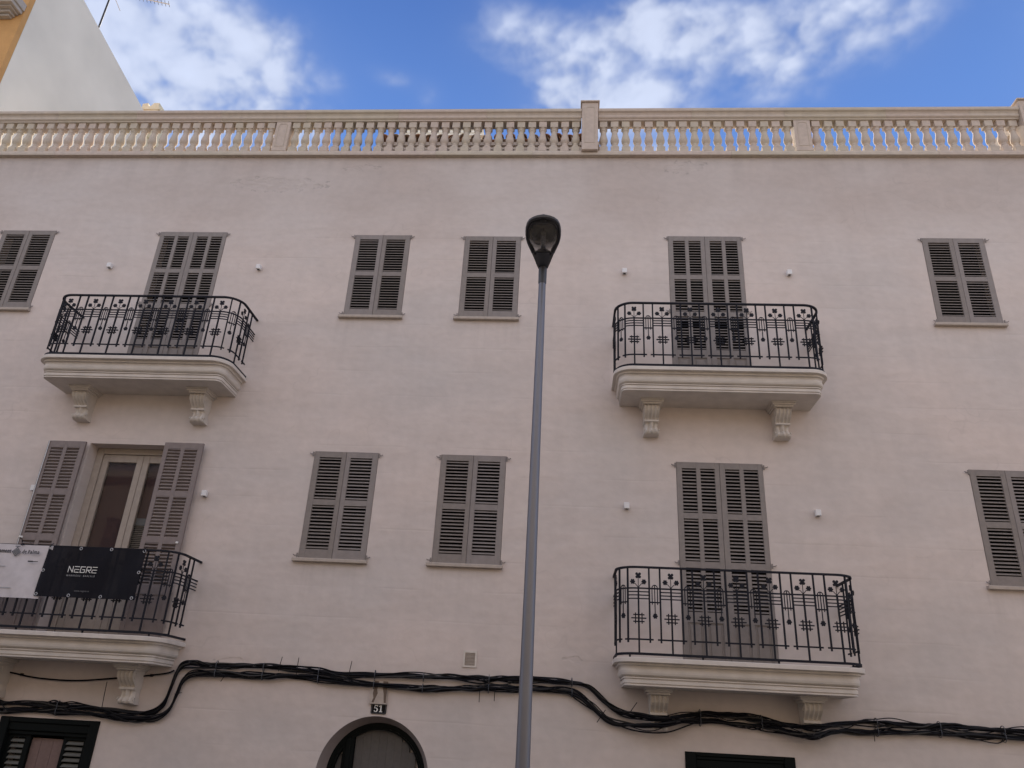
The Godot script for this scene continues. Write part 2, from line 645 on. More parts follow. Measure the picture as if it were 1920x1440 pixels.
# a flat or square bar that follows the plan of the rail
func rail_bar(s0: float, s1: float, y: float, hh: float, hd: float) -> SurfaceTool:
	var s := st()
	var n := maxi(1, int(ceil((s1 - s0) / 0.04)))
	var rows := []
	for i in n + 1:
		var q: Array = rail_at(lerpf(s0, s1, float(i) / n))
		var p: Vector3 = q[0]
		var nn: Vector3 = q[1]
		rows.append([p + nn * hd + Vector3(0, y + hh, 0), p + nn * hd + Vector3(0, y - hh, 0), p - nn * hd + Vector3(0, y - hh, 0), p - nn * hd + Vector3(0, y + hh, 0), nn])
	for i in n:
		var a: Array = rows[i]
		var b: Array = rows[i + 1]
		var na: Vector3 = a[4]
		var nb: Vector3 = b[4]
		for f in [[0, 1, na, nb], [1, 2, Vector3.DOWN, Vector3.DOWN], [2, 3, -na, -nb], [3, 0, Vector3.UP, Vector3.UP]]:
			tri(s, a[f[0]], a[f[1]], b[f[1]], f[2], f[2], f[3])
			tri(s, a[f[0]], b[f[1]], b[f[0]], f[2], f[3], f[3])
	for e in [[0, -1.0], [n, 1.0]]:
		var r: Array = rows[e[0]]
		var nn: Vector3 = r[4]
		var d := Vector3(nn.z, 0, -nn.x) * float(e[1])
		quad(s, r[0], r[1], r[2], r[3], d)
	return s


func petals(r: float, n: int, deep: float, turn := 0.0) -> PackedVector2Array:
	var p := PackedVector2Array()
	var k := n * 6
	for i in k:
		var a := TAU * i / k
		var rr := r * (1.0 - deep + deep * pow(absf(cos(a * n / 2.0)), 0.6))
		p.append(Vector2(cos(a + turn), sin(a + turn)) * rr)
	return p


func make_railing(label: String) -> Node3D:
	var t := thing("balcony_railing", label, "railing", "wrought iron balcony railings")
	var m: Material = M.iron
	part("handrail", rail_bar(-R_END, R_END, -0.011, 0.011, 0.015), m, t)
	part("mid_rail", rail_bar(-R_END, R_END, -0.248, 0.008, 0.007), m, t)
	part("bottom_rail", rail_bar(-R_END, R_END, -0.955, 0.013, 0.010), m, t)
	var bar := st()
	box(bar, Vector3(-0.0095, -0.837, -0.0085), Vector3(0.0095, -0.02, 0.0085))
	var bar_m := bar.commit()
	var mid := st()
	box(mid, Vector3(-0.0095, -0.95, -0.0085), Vector3(0.0095, -0.245, 0.0085))
	var mid_m := mid.commit()
	var fl := st()
	plate(fl, petals(0.030, 6, 0.32), -0.006, 0.006)
	lathe_disc(fl, 0.011, 0.008)
	var fl_m := fl.commit()
	var cf := st()
	plate(cf, petals(0.040, 4, 0.55, PI / 4), -0.006, 0.006)
	lathe_disc(cf, 0.012, 0.008)
	var cf_m := cf.commit()
	var stem := st()
	tube(stem, [Vector3(0, -0.247, 0), Vector3(0, -0.115, 0)], 0.0045, 5)
	for g in [-1.0, 1.0]:
		tube(stem, [Vector3(0, -0.247, 0), Vector3(g * 0.012, -0.225, 0), Vector3(g * 0.032, -0.203, 0), Vector3(g * 0.063, -0.185, 0)], 0.0045, 5)
	var stem_m := stem.commit()
	var gr := st()
	for y in [-0.037, 0.0, 0.037]:
		var l := 0.086 if y == 0.0 else 0.064
		box(gr, Vector3(-l, y - 0.006, -0.006), Vector3(l, y + 0.006, 0.0115))
	for x in [-0.037, 0.037]:
		box(gr, Vector3(x - 0.006, -0.058, -0.011), Vector3(x + 0.006, 0.058, 0.005))
	var gr_m := gr.commit()
	var hp := st()
	var u := []
	u.append(Vector3(-0.031, -0.425, 0.002))
	for i in 9:
		var a := PI - PI * i / 8
		u.append(Vector3(cos(a) * 0.031, -0.243 + sin(a) * 0.033, 0.002))
	u.append(Vector3(0.031, -0.425, 0.002))
	tube(hp, u, 0.0062, 6)
	tube(hp, [Vector3(0, -0.215, 0.002), Vector3(0, -0.54, 0.002)], 0.0062, 6)
	box(hp, Vector3(-0.062, -0.408, -0.004), Vector3(0.062, -0.394, 0.008))
	var hp_m := hp.commit()
	var per := 0.378
	for k in range(-4, 5):
		var sc := k * per
		for d in [-0.126, 0.0, 0.126]:
			var q: Array = rail_at(sc + d)
			var nn: Vector3 = q[1]
			part("bar", mid_m if d == 0.0 else bar_m, m, t, q[0], Basis(Vector3.UP.cross(nn), Vector3.UP, nn))
		for y in [-0.287, -0.325, -0.363]:
			part("cross_line", rail_bar(sc - 0.126, sc + 0.126, y, 0.0058, 0.0055), m, t)
		part("lower_cross_bar", rail_bar(sc - 0.165, sc + 0.165, -0.803, 0.0085, 0.006), m, t)
		var c: Array = rail_at(sc)
		var cn: Vector3 = c[1]
		var cb := Basis(Vector3.UP.cross(cn), Vector3.UP, cn)
		var cp: Vector3 = c[0]
		part("grid_ornament", gr_m, m, t, cp + Vector3(0, -0.578, 0) + cn * 0.004, cb)
		part("stem", stem_m, m, t, cp, cb)
		part("flower", cf_m, m, t, cp + Vector3(0, -0.105, 0), cb)
		for g in [-1.0, 1.0]:
			part("flower", fl_m, m, t, cp + cb * Vector3(g * 0.066, -0.176, 0), cb)
	var ft := st()
	box(ft, Vector3(-0.009, -1.0, -0.008), Vector3(0.009, -0.96, 0.008))
	var ft_m := ft.commit()
	for sc in [-1.25, -0.42, 0.42, 1.25]:
		var q: Array = rail_at(sc)
		var nn: Vector3 = q[1]
		part("foot", ft_m, m, t, q[0] - nn * 0.02, Basis(Vector3.UP.cross(nn), Vector3.UP, nn))
	for k in range(-5, 5):
		var sc := (k + 0.5) * per
		if absf(sc) > R_END - 0.05:
			continue
		var c: Array = rail_at(sc)
		var cn: Vector3 = c[1]
		var cb := Basis(Vector3.UP.cross(cn), Vector3.UP, cn)
		part("hairpin_ornament", hp_m, m, t, c[0], cb)
		var cp: Vector3 = c[0]
		part("flower", fl_m, m, t, cp + Vector3(0, -0.55, 0), cb)
	for g in [-1.0, 1.0]:
		var a := minf(g * 1.764, g * R_END)
		var b := maxf(g * 1.764, g * R_END)
		for y in [-0.287, -0.325, -0.363]:
			part("cross_line", rail_bar(a, b, y, 0.0058, 0.0055), m, t)
		var q: Array = rail_at(g * 1.764)
		var nn: Vector3 = q[1]
		part("bar", bar_m, m, t, q[0], Basis(Vector3.UP.cross(nn), Vector3.UP, nn))
		part("lower_cross_bar", rail_bar(minf(g * 1.73, g * 1.85), maxf(g * 1.73, g * 1.85), -0.803, 0.0085, 0.006), m, t)
	return t


func lathe_disc(s: SurfaceTool, r: float, z: float) -> void:
	for i in 8:
		var a := TAU * i / 8
		var b := TAU * (i + 1) / 8
		for g in [-1.0, 1.0]:
			var n := Vector3(0, 0, g)
			tri(s, Vector3(0, 0, g * (z + 0.005)), Vector3(cos(a) * r, sin(a) * r, g * z * 0.7), Vector3(cos(b) * r, sin(b) * r, g * z * 0.7), n, Vector3(cos(a), sin(a), g).normalized(), Vector3(cos(b), sin(b), g).normalized())


# ---------------------------------------------------------------- lettering
func letters(text: String, size: float, m: Material, parent: Node3D, at: Vector3, font_name := "Droid Sans", bold := false, wide := 1.0) -> void:
	var f := SystemFont.new()
	f.font_names = PackedStringArray([font_name])
	if bold:
		f.font_weight = 700
	var t := TextMesh.new()
	t.font = f
	t.text = text
	t.font_size = 32
	t.pixel_size = size / 32.0
	t.depth = 0.0015
	t.curve_step = 2.0
	part("lettering", t, m, parent, at, Basis.from_scale(Vector3(wide, 1, 1)))


func stroke(s: SurfaceTool, pts: Array, w: float) -> void:
	for i in pts.size() - 1:
		var a: Vector2 = pts[i]
		var b: Vector2 = pts[i + 1]
		var d := (b - a).normalized()
		var n := Vector2(-d.y, d.x) * w / 2
		var e := d * w / 2
		plate(s, PackedVector2Array([a - e - n, b + e - n, b + e + n, a - e + n]), -0.001, 0.001 + 0.00005 * i)


func _ready() -> void:
	rng.seed = 5
	# ------------------------------------------------ camera, sky, sun
	var cam := Camera3D.new()
	cam.name = "camera"
	cam.fov = 52.92
	cam.near = 0.1
	cam.far = 4000.0
	add_child(cam)
	cam.transform = Transform3D(Basis.from_euler(Vector3(0.421804, 0.082403, 0.055875), EULER_ORDER_YXZ), Vector3(0, 3.0, 10.0))
	cam.current = true
	var env := Environment.new()
	env.background_mode = Environment.BG_SKY
	env.sky = make_sky()
	env.background_energy_multiplier = 0.45
	env.ambient_light_source = Environment.AMBIENT_SOURCE_SKY
	env.tonemap_mode = Environment.TONE_MAPPER_LINEAR
	env.tonemap_exposure = 2.2
	env.sdfgi_enabled = true
	env.ssao_enabled = true
	env.ssil_enabled = true
	var we := WorldEnvironment.new()
	we.name = "world_environment"
	we.environment = env
	add_child(we)
	var sun := DirectionalLight3D.new()
	sun.name = "sun"
	sun.light_color = Color(1.0, 0.95, 0.87)
	sun.light_energy = 1.6
	sun.light_angular_distance = 0.5
	sun.shadow_enabled = true
	add_child(sun)
	sun.look_at_from_position(Vector3(-0.06, 0.72, -1.0), Vector3.ZERO, Vector3.UP)

	# ------------------------------------------------ shared textures and materials
	soft_noise = NoiseTexture2D.new()
	soft_noise.width = 512
	soft_noise.height = 512
	soft_noise.seamless = true
	soft_noise.noise = fnl(41, 0.008, 4)
	soft_noise.color_ramp = ramp(0.93, 1.0)
	grain_normal = NoiseTexture2D.new()
	grain_normal.width = 512
	grain_normal.height = 512
	grain_normal.seamless = true
	grain_normal.noise = fnl(43, 0.06, 4)
	grain_normal.as_normal_map = true
	grain_normal.bump_strength = 3.0
	facade_material()
	mat("trim", lin(0.71, 0.65, 0.59), 0.9, 0.9, 0.12)
	mat("stone", lin(0.58, 0.50, 0.42), 0.92, 1.6, 0.5)
	mat("stone_pink", lin(0.585, 0.49, 0.42), 0.92, 1.9, 0.5)
	mat("stone_buff", lin(0.57, 0.50, 0.405), 0.92, 1.3, 0.5)
	mat("shutter", lin(0.265, 0.232, 0.215), 0.62, 2.0, 0.05)
	mat("shutter_open", lin(0.25, 0.205, 0.195), 0.62, 2.2, 0.05)
	mat("shutter_faded", lin(0.285, 0.25, 0.235), 0.7, 1.6, 0.08)
	mat("shutter_brown", lin(0.255, 0.22, 0.20), 0.62, 2.3, 0.08)
	mat("iron", lin(0.020, 0.021, 0.028), 0.6)
	mat("dark_inside", lin(0.012, 0.011, 0.011), 0.7)
	mat("sill", lin(0.50, 0.43, 0.37), 0.9, 2.5, 0.3)
	mat("cable", lin(0.007, 0.007, 0.010), 0.38)
	mat("cable_grey", lin(0.022, 0.022, 0.025), 0.5)
	mat("cable_dusty", lin(0.035, 0.032, 0.030), 0.75, 8.0, 0.2)
	mat("pole", lin(0.20, 0.205, 0.235), 0.42, 0.0, 0.0, 0.55)
	mat("lamp_grey", lin(0.085, 0.09, 0.105), 0.5, 6.0, 0.05)
	mat("lamp_black", lin(0.010, 0.010, 0.013), 0.4)
	mat("white_plastic", lin(0.75, 0.74, 0.74), 0.5)
	mat("white_render", lin(0.92, 0.89, 0.79), 0.9, 0.12, 0.06)
	mat("ochre", lin(0.66, 0.37, 0.14), 0.9, 0.6, 0.4)
	mat("cornice_stone", lin(0.50, 0.46, 0.42), 0.9, 2.0, 0.4)
	mat("cream", lin(0.80, 0.74, 0.55), 0.9, 1.0, 0.3)
	mat("tile", lin(0.30, 0.15, 0.085), 0.9, 3.0, 0.6)
	mat("tile_grey", lin(0.27, 0.19, 0.14), 0.9, 3.3, 0.6)
	mat("hut_plaster", lin(0.40, 0.34, 0.30), 0.92, 1.5, 0.5)
	mat("green_black", lin(0.006, 0.008, 0.008), 0.6)
	mat("old_louvre", lin(0.16, 0.16, 0.145), 0.7, 4.0, 0.3)
	mat("old_board", lin(0.22, 0.15, 0.135), 0.8, 4.0, 0.4)
	mat("door_board", lin(0.125, 0.116, 0.11), 0.75, 3.0, 0.3)
	mat("door_board_dark", lin(0.118, 0.109, 0.104), 0.75, 3.4, 0.3)
	mat("white_frame", lin(0.42, 0.36, 0.31), 0.55, 2.0, 0.05)
	mat("curtain", lin(0.075, 0.040, 0.040), 0.85)
	mat("blind", lin(0.06, 0.062, 0.064), 0.6)
	mat("blind_box", lin(0.13, 0.14, 0.15), 0.6)
	mat("aluminium", lin(0.55, 0.56, 0.58), 0.4, 0.0, 0.0, 0.5)
	mat("plaque", lin(0.008, 0.008, 0.010), 0.25)
	mat("enamel_white", lin(0.78, 0.78, 0.76), 0.35)
	mat("banner_white", lin(0.66, 0.62, 0.64), 0.55, 1.5, 0.1)
	mat("print_black", lin(0.015, 0.014, 0.016), 0.7)
	mat("print_grey", lin(0.42, 0.42, 0.43), 0.7)
	mat("print_dim", lin(0.16, 0.16, 0.17), 0.7)
	mat("asphalt", lin(0.05, 0.05, 0.052), 0.95, 1.0, 0.6)
	mat("paving", lin(0.10, 0.094, 0.088), 0.9, 1.0, 0.5)
	mat("kerb", lin(0.36, 0.35, 0.33), 0.9, 1.2, 0.4)
	mat("earth", lin(0.16, 0.14, 0.12), 0.95, 0.2, 0.3)
	mat("road_paint", lin(0.7, 0.7, 0.68), 0.8, 2.0, 0.2)
	mat("opposite_plaster", lin(0.31, 0.262, 0.215), 0.92, 0.4, 0.4)
	mat("shaded_reveal", lin(0.30, 0.25, 0.235), 0.92, 2.2, 0.3)  # shade on the arch's inner faces put into a darker plaster colour
	mat("stain", lin(0.17, 0.125, 0.095), 0.95, 5.0, 0.4)
	mat("terrace", lin(0.20, 0.185, 0.17), 0.9, 0.5, 0.3)
	mat("terracotta", lin(0.28, 0.15, 0.10), 0.9, 1.0, 0.3)
	var glass := mat("pane", lin(0.02, 0.02, 0.022), 0.06)
	glass.metallic_specular = 0.6
	var pane := StandardMaterial3D.new()
	pane.resource_name = "window_glass"
	pane.albedo_color = Color(0.10, 0.12, 0.12, 0.10)
	pane.transparency = BaseMaterial3D.TRANSPARENCY_ALPHA
	pane.roughness = 0.03
	pane.metallic_specular = 0.2
	M["glass"] = pane
	mat("reflector", lin(0.26, 0.255, 0.24), 0.4, 0.0, 0.0, 0.5)
	mat("bulb", lin(0.35, 0.35, 0.34), 0.3)
	var lg := StandardMaterial3D.new()
	lg.resource_name = "lamp_glass"
	lg.albedo_color = Color(lin(0.22, 0.215, 0.205), 0.34)
	lg.transparency = BaseMaterial3D.TRANSPARENCY_ALPHA
	lg.roughness = 0.1
	M["lamp_glass"] = lg
	var bb := StandardMaterial3D.new()
	bb.resource_name = "banner_black"
	bb.albedo_color = Color(lin(0.011, 0.011, 0.016), 0.975)
	bb.transparency = BaseMaterial3D.TRANSPARENCY_ALPHA
	bb.roughness = 0.7
	bb.metallic_specular = 0.25
	M["banner_black"] = bb
	for k in ["iron", "green_black", "dark_inside", "cable", "cable_grey", "plaque"]:
		M[k].metallic_specular = 0.22

	build_street()
	build_house()
	build_balustrade()
	build_roof()
	build_neighbour()
	build_railings()
	build_lamp()
	build_cables()
	build_small_things()


# ---------------------------------------------------------------- street
func build_street() -> void:
	var s := st()
	box(s, Vector3(-400, -1.0, -400), Vector3(400, -0.16, 400))
	structure("ground", s, M.earth)
	s = st()
	box(s, Vector3(-60, -0.155, 4.75), Vector3(60, -0.12, 9.25))
	structure("road", s, M.asphalt)
	s = st()
	box(s, Vector3(-60, -0.15, 0.02), Vector3(60, 0.0, 4.6))
	structure("pavement", s, M.paving)
	s = st()
	box(s, Vector3(-60, -0.15, 9.4), Vector3(60, 0.0, 13.48))
	structure("opposite_pavement", s, M.paving)
	for z in [4.6, 9.25]:
		s = st()
		cbox(s, Vector3(-60, -0.15, z + 0.002), Vector3(60, 0.004, z + 0.148), 0.015)
		structure("kerb", s, M.kerb)
	for x in range(-20, 22, 4):
		s = st()
		box(s, Vector3(x, -0.12, 6.95), Vector3(x + 2.0, -0.116, 7.05))
		structure("road_marking", s, M.road_paint)
	# the sunlit house across the street, behind the viewer
	var t := thing("opposite_house", "sunlit house across the street, behind the viewer", "building", "", Vector3(0, 0, 13.5))
	s = st()
	box(s, Vector3(-22, 0, 0), Vector3(22, 10.0, 8))
	part("wall", s, M.opposite_plaster, t)
	s = st()
	box(s, Vector3(-22.3, 10.0, -0.3), Vector3(22.3, 10.2, 8.3))
	part("roof", s, M.cornice_stone, t)
	for fl in 3:
		for k in range(-7, 8):
			if absf(k * 2.9) > 20:
				continue
			s = st()
			box(s, Vector3(k * 2.9 - 0.5, 0.9 + fl * 3.1, -0.03), Vector3(k * 2.9 + 0.5, 2.5 + fl * 3.1, 0.02))
			part("window", s, M.pane, t)


# ---------------------------------------------------------------- house
const UPPER := [[-9.34, -8.425, 8.60, 10.072], [-3.435, -2.55, 8.565, 10.034], [-1.69, -0.805, 8.565, 10.026], [5.205, 6.105, 8.59, 10.055]]
const LOWER := [[-3.52, -2.615, 4.925, 6.41], [-1.745, -0.845, 4.93, 6.416], [5.22, 6.12, 4.92, 6.42]]
const ARCH_X := -2.22
const ARCH_Y := 2.402
const ARCH_R := 0.675


func build_house() -> void:
	var house := thing("apartment_building", "beige plastered apartment building with grey louvred shutters and four balconies", "building")
	var holes := []
	for w in UPPER + LOWER:
		holes.append([w[0], w[1], w[2], w[3]])
	holes.append([-6.65, -5.54, 7.50, 10.065])
	holes.append([1.446, 2.552, 7.50, 10.055])
	holes.append([1.44, 2.58, 3.83, 6.41])
	holes.append([-6.80, -5.645, 3.83, 6.432])
	holes.append([ARCH_X - ARCH_R, ARCH_X + ARCH_R, 0.0, ARCH_Y + ARCH_R])
	holes.append([-6.92, -5.642, 0.95, 2.848])
	holes.append([1.418, 2.662, 0.0, 2.886])
	var xs: Array[float] = [WALL_X0, WALL_X1]
	var ys: Array[float] = [0.0, WALL_TOP]
	for h in holes:
		xs.append_array([h[0], h[1]])
		ys.append_array([h[2], h[3]])
	xs.sort()
	ys.sort()
	var dp := -0.30
	var s := st()
	for i in xs.size() - 1:
		for j in ys.size() - 1:
			if xs[i + 1] - xs[i] < 1e-5 or ys[j + 1] - ys[j] < 1e-5:
				continue
			var cx := (xs[i] + xs[i + 1]) / 2
			var cy := (ys[j] + ys[j + 1]) / 2
			var open := false
			for h in holes:
				if cx > h[0] and cx < h[1] and cy > h[2] and cy < h[3]:
					open = true
			if not open:
				wquad(s, Vector3(xs[i], ys[j], 0), Vector3(xs[i + 1], ys[j], 0), Vector3(xs[i + 1], ys[j + 1], 0), Vector3(xs[i], ys[j + 1], 0), Vector3.BACK)
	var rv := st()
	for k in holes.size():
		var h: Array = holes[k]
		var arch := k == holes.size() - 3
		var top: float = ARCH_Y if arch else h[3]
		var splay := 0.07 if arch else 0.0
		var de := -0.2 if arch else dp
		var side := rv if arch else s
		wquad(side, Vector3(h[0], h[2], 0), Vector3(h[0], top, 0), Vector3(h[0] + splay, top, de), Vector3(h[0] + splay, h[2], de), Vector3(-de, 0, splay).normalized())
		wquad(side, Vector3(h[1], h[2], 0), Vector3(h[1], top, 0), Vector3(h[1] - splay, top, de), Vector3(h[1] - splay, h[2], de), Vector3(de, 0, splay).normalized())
		wquad(s, Vector3(h[0], h[2], 0), Vector3(h[1], h[2], 0), Vector3(h[1], h[2], dp), Vector3(h[0], h[2], dp), Vector3.UP)
		if not arch:
			wquad(s, Vector3(h[0], top, 0), Vector3(h[1], top, 0), Vector3(h[1], top, dp), Vector3(h[0], top, dp), Vector3.DOWN)
		else:
			var n := 40
			for i in n:
				var a0 := PI - PI * i / n
				var a1 := PI - PI * (i + 1) / n
				var p := Vector3(ARCH_X + cos(a0) * ARCH_R, ARCH_Y + sin(a0) * ARCH_R, 0)
				var q := Vector3(ARCH_X + cos(a1) * ARCH_R, ARCH_Y + sin(a1) * ARCH_R, 0)
				var np := Vector3(-cos(a0), -sin(a0), 0.475).normalized()
				var nq := Vector3(-cos(a1), -sin(a1), 0.475).normalized()
				var q2 := Vector3(ARCH_X + cos(a1) * 0.605, ARCH_Y + sin(a1) * 0.605, -0.2)
				var p2 := Vector3(ARCH_X + cos(a0) * 0.605, ARCH_Y + sin(a0) * 0.605, -0.2)
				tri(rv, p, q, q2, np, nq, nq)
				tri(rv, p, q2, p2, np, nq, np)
				wquad(s, p, q, Vector3(q.x, ARCH_Y + ARCH_R, 0), Vector3(p.x, ARCH_Y + ARCH_R, 0), Vector3.BACK)
	# the rest of the shell: inner face, ends, back
	wquad(s, Vector3(WALL_X0, 0, dp), Vector3(WALL_X1, 0, dp), Vector3(WALL_X1, WALL_TOP, dp), Vector3(WALL_X0, WALL_TOP, dp), Vector3.BACK)
	wquad(s, Vector3(WALL_X1, 0, 0), Vector3(WALL_X1, WALL_TOP, 0), Vector3(WALL_X1, WALL_TOP, -9), Vector3(WALL_X1, 0, -9), Vector3.RIGHT)
	wquad(s, Vector3(WALL_X0, 0, 0), Vector3(WALL_X0, WALL_TOP, 0), Vector3(WALL_X0, WALL_TOP, -9), Vector3(WALL_X0, 0, -9), Vector3.LEFT)
	wquad(s, Vector3(WALL_X0, 0, -9), Vector3(WALL_X1, 0, -9), Vector3(WALL_X1, WALL_TOP, -9), Vector3(WALL_X0, WALL_TOP, -9), Vector3.FORWARD)
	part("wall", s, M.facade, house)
	part("arch_reveal", rv, M.shaded_reveal, house)
	s = st()
	box(s, Vector3(WALL_X0 + 0.01, 11.45, -8.98), Vector3(WALL_X1 - 0.01, 11.56, -0.31))
	part("roof_terrace", s, M.terrace, house)

	# behind the closed shutters: dark windows
	for k in holes.size() - 4:
		var h: Array = holes[k]
		s = st()
		box(s, Vector3(h[0] + 0.002, h[2] + 0.002, -0.27), Vector3(h[1] - 0.002, h[3] - 0.002, -0.255))
		part("window", s, M.dark_inside, house)
	# shutters of the windows
	for i in UPPER.size():
		var w: Array = UPPER[i]
		window_leaves(house, w[0], w[1], w[2], w[3], i > 0, i > 0)
	for i in LOWER.size():
		var w: Array = LOWER[i]
		window_leaves(house, w[0], w[1], w[2], w[3], true, i < 2)
	for w in UPPER + LOWER:
		s = st()
		cbox(s, Vector3(w[0] - 0.062, w[2] - 0.047, -0.06), Vector3(w[1] + 0.03, w[2] - 0.001, 0.062), 0.006)
		part("window_sill", s, M.sill, house)
	# balcony doors with closed shutters
	for d in [[-6.65, -5.54, 7.505, 10.062], [1.446, 2.552, 7.505, 10.052], [1.44, 2.58, 3.835, 6.407]]:
		var w: float = (d[1] - d[0]) / 2 - 0.006
		var h: float = d[3] - d[2]
		door_leaf(house, Vector3(d[0] + 0.004, d[2], 0.008), w, h, M.shutter)
		door_leaf(house, Vector3(d[1] - 0.004 - w, d[2], 0.008), w, h, M.shutter)
		var hm := hinge_mesh().commit()
		for y in [d[3] - 0.05, d[2] + 1.22]:
			part("hinge", hm, M.shutter, house, Vector3(d[0] - 0.012, y, 0.004), Basis(Vector3.UP, PI).scaled(Vector3(1, 1, -1)))
			part("hinge", hm, M.shutter, house, Vector3(d[1] + 0.012, y, 0.004))
	# the open balcony door: leaves folded back against the wall
	var l1 := door_leaf(house, Vector3(-6.812, 3.84, 0.055), 0.556, 2.585, M.shutter_open, true)
	l1.set_meta("label", "open shutter leaf left of the glazed door, with a pale bolt rod")
	var l2 := door_leaf(house, Vector3(-5.085, 3.84, 0.072), 0.560, 2.60, M.shutter_open, true)
	l2.set_meta("label", "open shutter leaf right of the glazed door")
	s = st()
	tube(s, [Vector3(0.535, 0.9, -0.044), Vector3(0.535, 2.58, -0.044)], 0.007, 6)
	part("bolt_rod", s, M.aluminium, l1)
	s = st()
	cbox(s, Vector3(0.49, 1.19, -0.056), Vector3(0.54, 1.215, -0.034), 0.004)
	part("bolt_handle", s, M.enamel_white, l1)
	s = st()
	cbox(s, Vector3(0.04, 1.19, -0.05), Vector3(0.075, 1.215, -0.034), 0.004)
	part("bolt_handle", s, M.enamel_white, l2)
	# its glazed door, set back in the opening
	var x0 := -6.798
	var x1 := -5.647
	s = st()
	cbox(s, Vector3(x0, 3.83, -0.285), Vector3(x0 + 0.10, 6.43, -0.20), 0.004)
	cbox(s, Vector3(x1 - 0.06, 3.83, -0.285), Vector3(x1, 6.43, -0.20), 0.004)
	cbox(s, Vector3(x0 + 0.1, 6.345, -0.284), Vector3(x1 - 0.06, 6.43, -0.201), 0.004)
	var frame := part("door_frame", s, M.white_frame, house)
	for d in [[x0 + 0.102, -6.094], [-6.090, x1 - 0.062]]:
		s = st()
		var a: float = d[0]
		var b: float = d[1]
		cbox(s, Vector3(a, 3.835, -0.272), Vector3(a + 0.09, 6.343, -0.222), 0.006)
		cbox(s, Vector3(b - 0.09, 3.835, -0.272), Vector3(b, 6.343, -0.222), 0.006)
		cbox(s, Vector3(a + 0.09, 6.232, -0.271), Vector3(b - 0.09, 6.343, -0.223), 0.006)
		cbox(s, Vector3(a + 0.09, 3.835, -0.271), Vector3(b - 0.09, 4.40, -0.223), 0.006)
		var leafo := part("glazed_door", s, M.white_frame, house)
		s = st()
		box(s, Vector3(a + 0.09, 4.40, -0.250), Vector3(b - 0.09, 6.232, -0.246))
		part("pane", s, M.glass, leafo)
	s = st()
	box(s, Vector3(-6.62, 4.38, -0.292), Vector3(-6.10, 6.30, -0.288))
	part("curtain", s, M.curtain, frame)
	s = st()
	box(s, Vector3(-6.06, 5.42, -0.292), Vector3(-5.70, 6.30, -0.288))
	part("curtain", s, M.curtain, frame)
	s = st()
	box(s, Vector3(-6.06, 5.34, -0.294), Vector3(-5.70, 5.44, -0.276))
	part("blind_box", s, M.blind_box, frame)
	var bl := st()
	box(bl, Vector3(-6.055, 0, -0.004), Vector3(-5.705, 0.016, 0.001), Transform3D(Basis(Vector3.RIGHT, 0.5), Vector3.ZERO))
	var blm := bl.commit()
	for k in 36:
		part("blind_slat", blm, M.blind, frame, Vector3(0, 4.42 + k * 0.0255, -0.286))

	# balcony slabs, each with two corbels
	var slab := balcony_slab().commit()
	var cor := corbel_mesh().commit()
	for b in [[-6.12, 7.49], [1.985, 7.49], [-6.185, 3.802], [1.985, 3.832]]:
		var o := part("balcony", slab, M.trim, house, Vector3(b[0], b[1], 0))
		for g in [-0.875, 0.865]:
			part("corbel", cor, M.trim, o, Vector3(g, -0.296, 0))

	# arched street door
	var n := 30
	s = st()
	for ring in [[0.66, 0.562, -0.298, -0.205], [0.562, 0.548, -0.298, -0.218], [0.548, 0.525, -0.298, -0.210]]:
		for i in n:
			var a0 := PI - PI * i / n
			var a1 := PI - PI * (i + 1) / n
			var o0 := Vector3(cos(a0), sin(a0), 0)
			var o1 := Vector3(cos(a1), sin(a1), 0)
			var c := Vector3(ARCH_X, ARCH_Y, 0)
			var zf := Vector3(0, 0, ring[3])
			var zb := Vector3(0, 0, ring[2])
			quad(s, c + o0 * ring[0] + zf, c + o1 * ring[0] + zf, c + o1 * ring[1] + zf, c + o0 * ring[1] + zf, Vector3.BACK)
			quad(s, c + o0 * ring[1] + zf, c + o1 * ring[1] + zf, c + o1 * ring[1] + zb, c + o0 * ring[1] + zb, -(o0 + o1).normalized())
		for g in [-1.0, 1.0]:
			var xa: float = ARCH_X + g * float(ring[0])
			var xb: float = ARCH_X + g * float(ring[1])
			box(s, Vector3(minf(xa, xb), 0.0, ring[2]), Vector3(maxf(xa, xb), ARCH_Y, ring[3]))
	cbox(s, Vector3(-2.655, 0.0, -0.29), Vector3(-2.52, 2.845, -0.212), 0.012)
	cbox(s, Vector3(-2.625, 0.0, -0.28), Vector3(-2.55, 2.835, -0.195), 0.012)
	var ad := part("arched_door", s, M.green_black, house)
	var edges := [-2.515, -2.42, -2.325, -2.225, -2.125, -2.03, -1.94, -1.845, -1.76, -1.70]
	for i in edges.size() - 1:
		var a: float = edges[i]
		var b: float = edges[i + 1]
		var mx := maxf(absf(a - ARCH_X), absf(b - ARCH_X))
		var top := ARCH_Y + sqrt(maxf(0.53 * 0.53 - mx * mx, 0.0)) + 0.01
		s = st()
		cbox(s, Vector3(a + 0.0002, 0.05, -0.292), Vector3(b - 0.0002, top + 0.02, -0.262 + 0.001 * (i % 2)), 0.001)
		part("plank", s, M.door_board if i % 3 else M.door_board_dark, ad)
	s = st()
	box(s, Vector3(-2.76, 0.05, -0.292), Vector3(-2.655, 2.64, -0.27))
	part("pane", s, M.door_board, ad)

	# dark ground floor window at the left
	s = st()
	cbox(s, Vector3(-6.918, 0.95, -0.14), Vector3(-6.80, 2.846, 0.022), 0.008)
	cbox(s, Vector3(-5.762, 0.95, -0.14), Vector3(-5.644, 2.846, 0.022), 0.008)
	cbox(s, Vector3(-6.80, 2.79, -0.14), Vector3(-5.762, 2.846, 0.015), 0.006)
	cbox(s, Vector3(-6.80, 2.70, -0.15), Vector3(-5.762, 2.79, -0.005), 0.006)
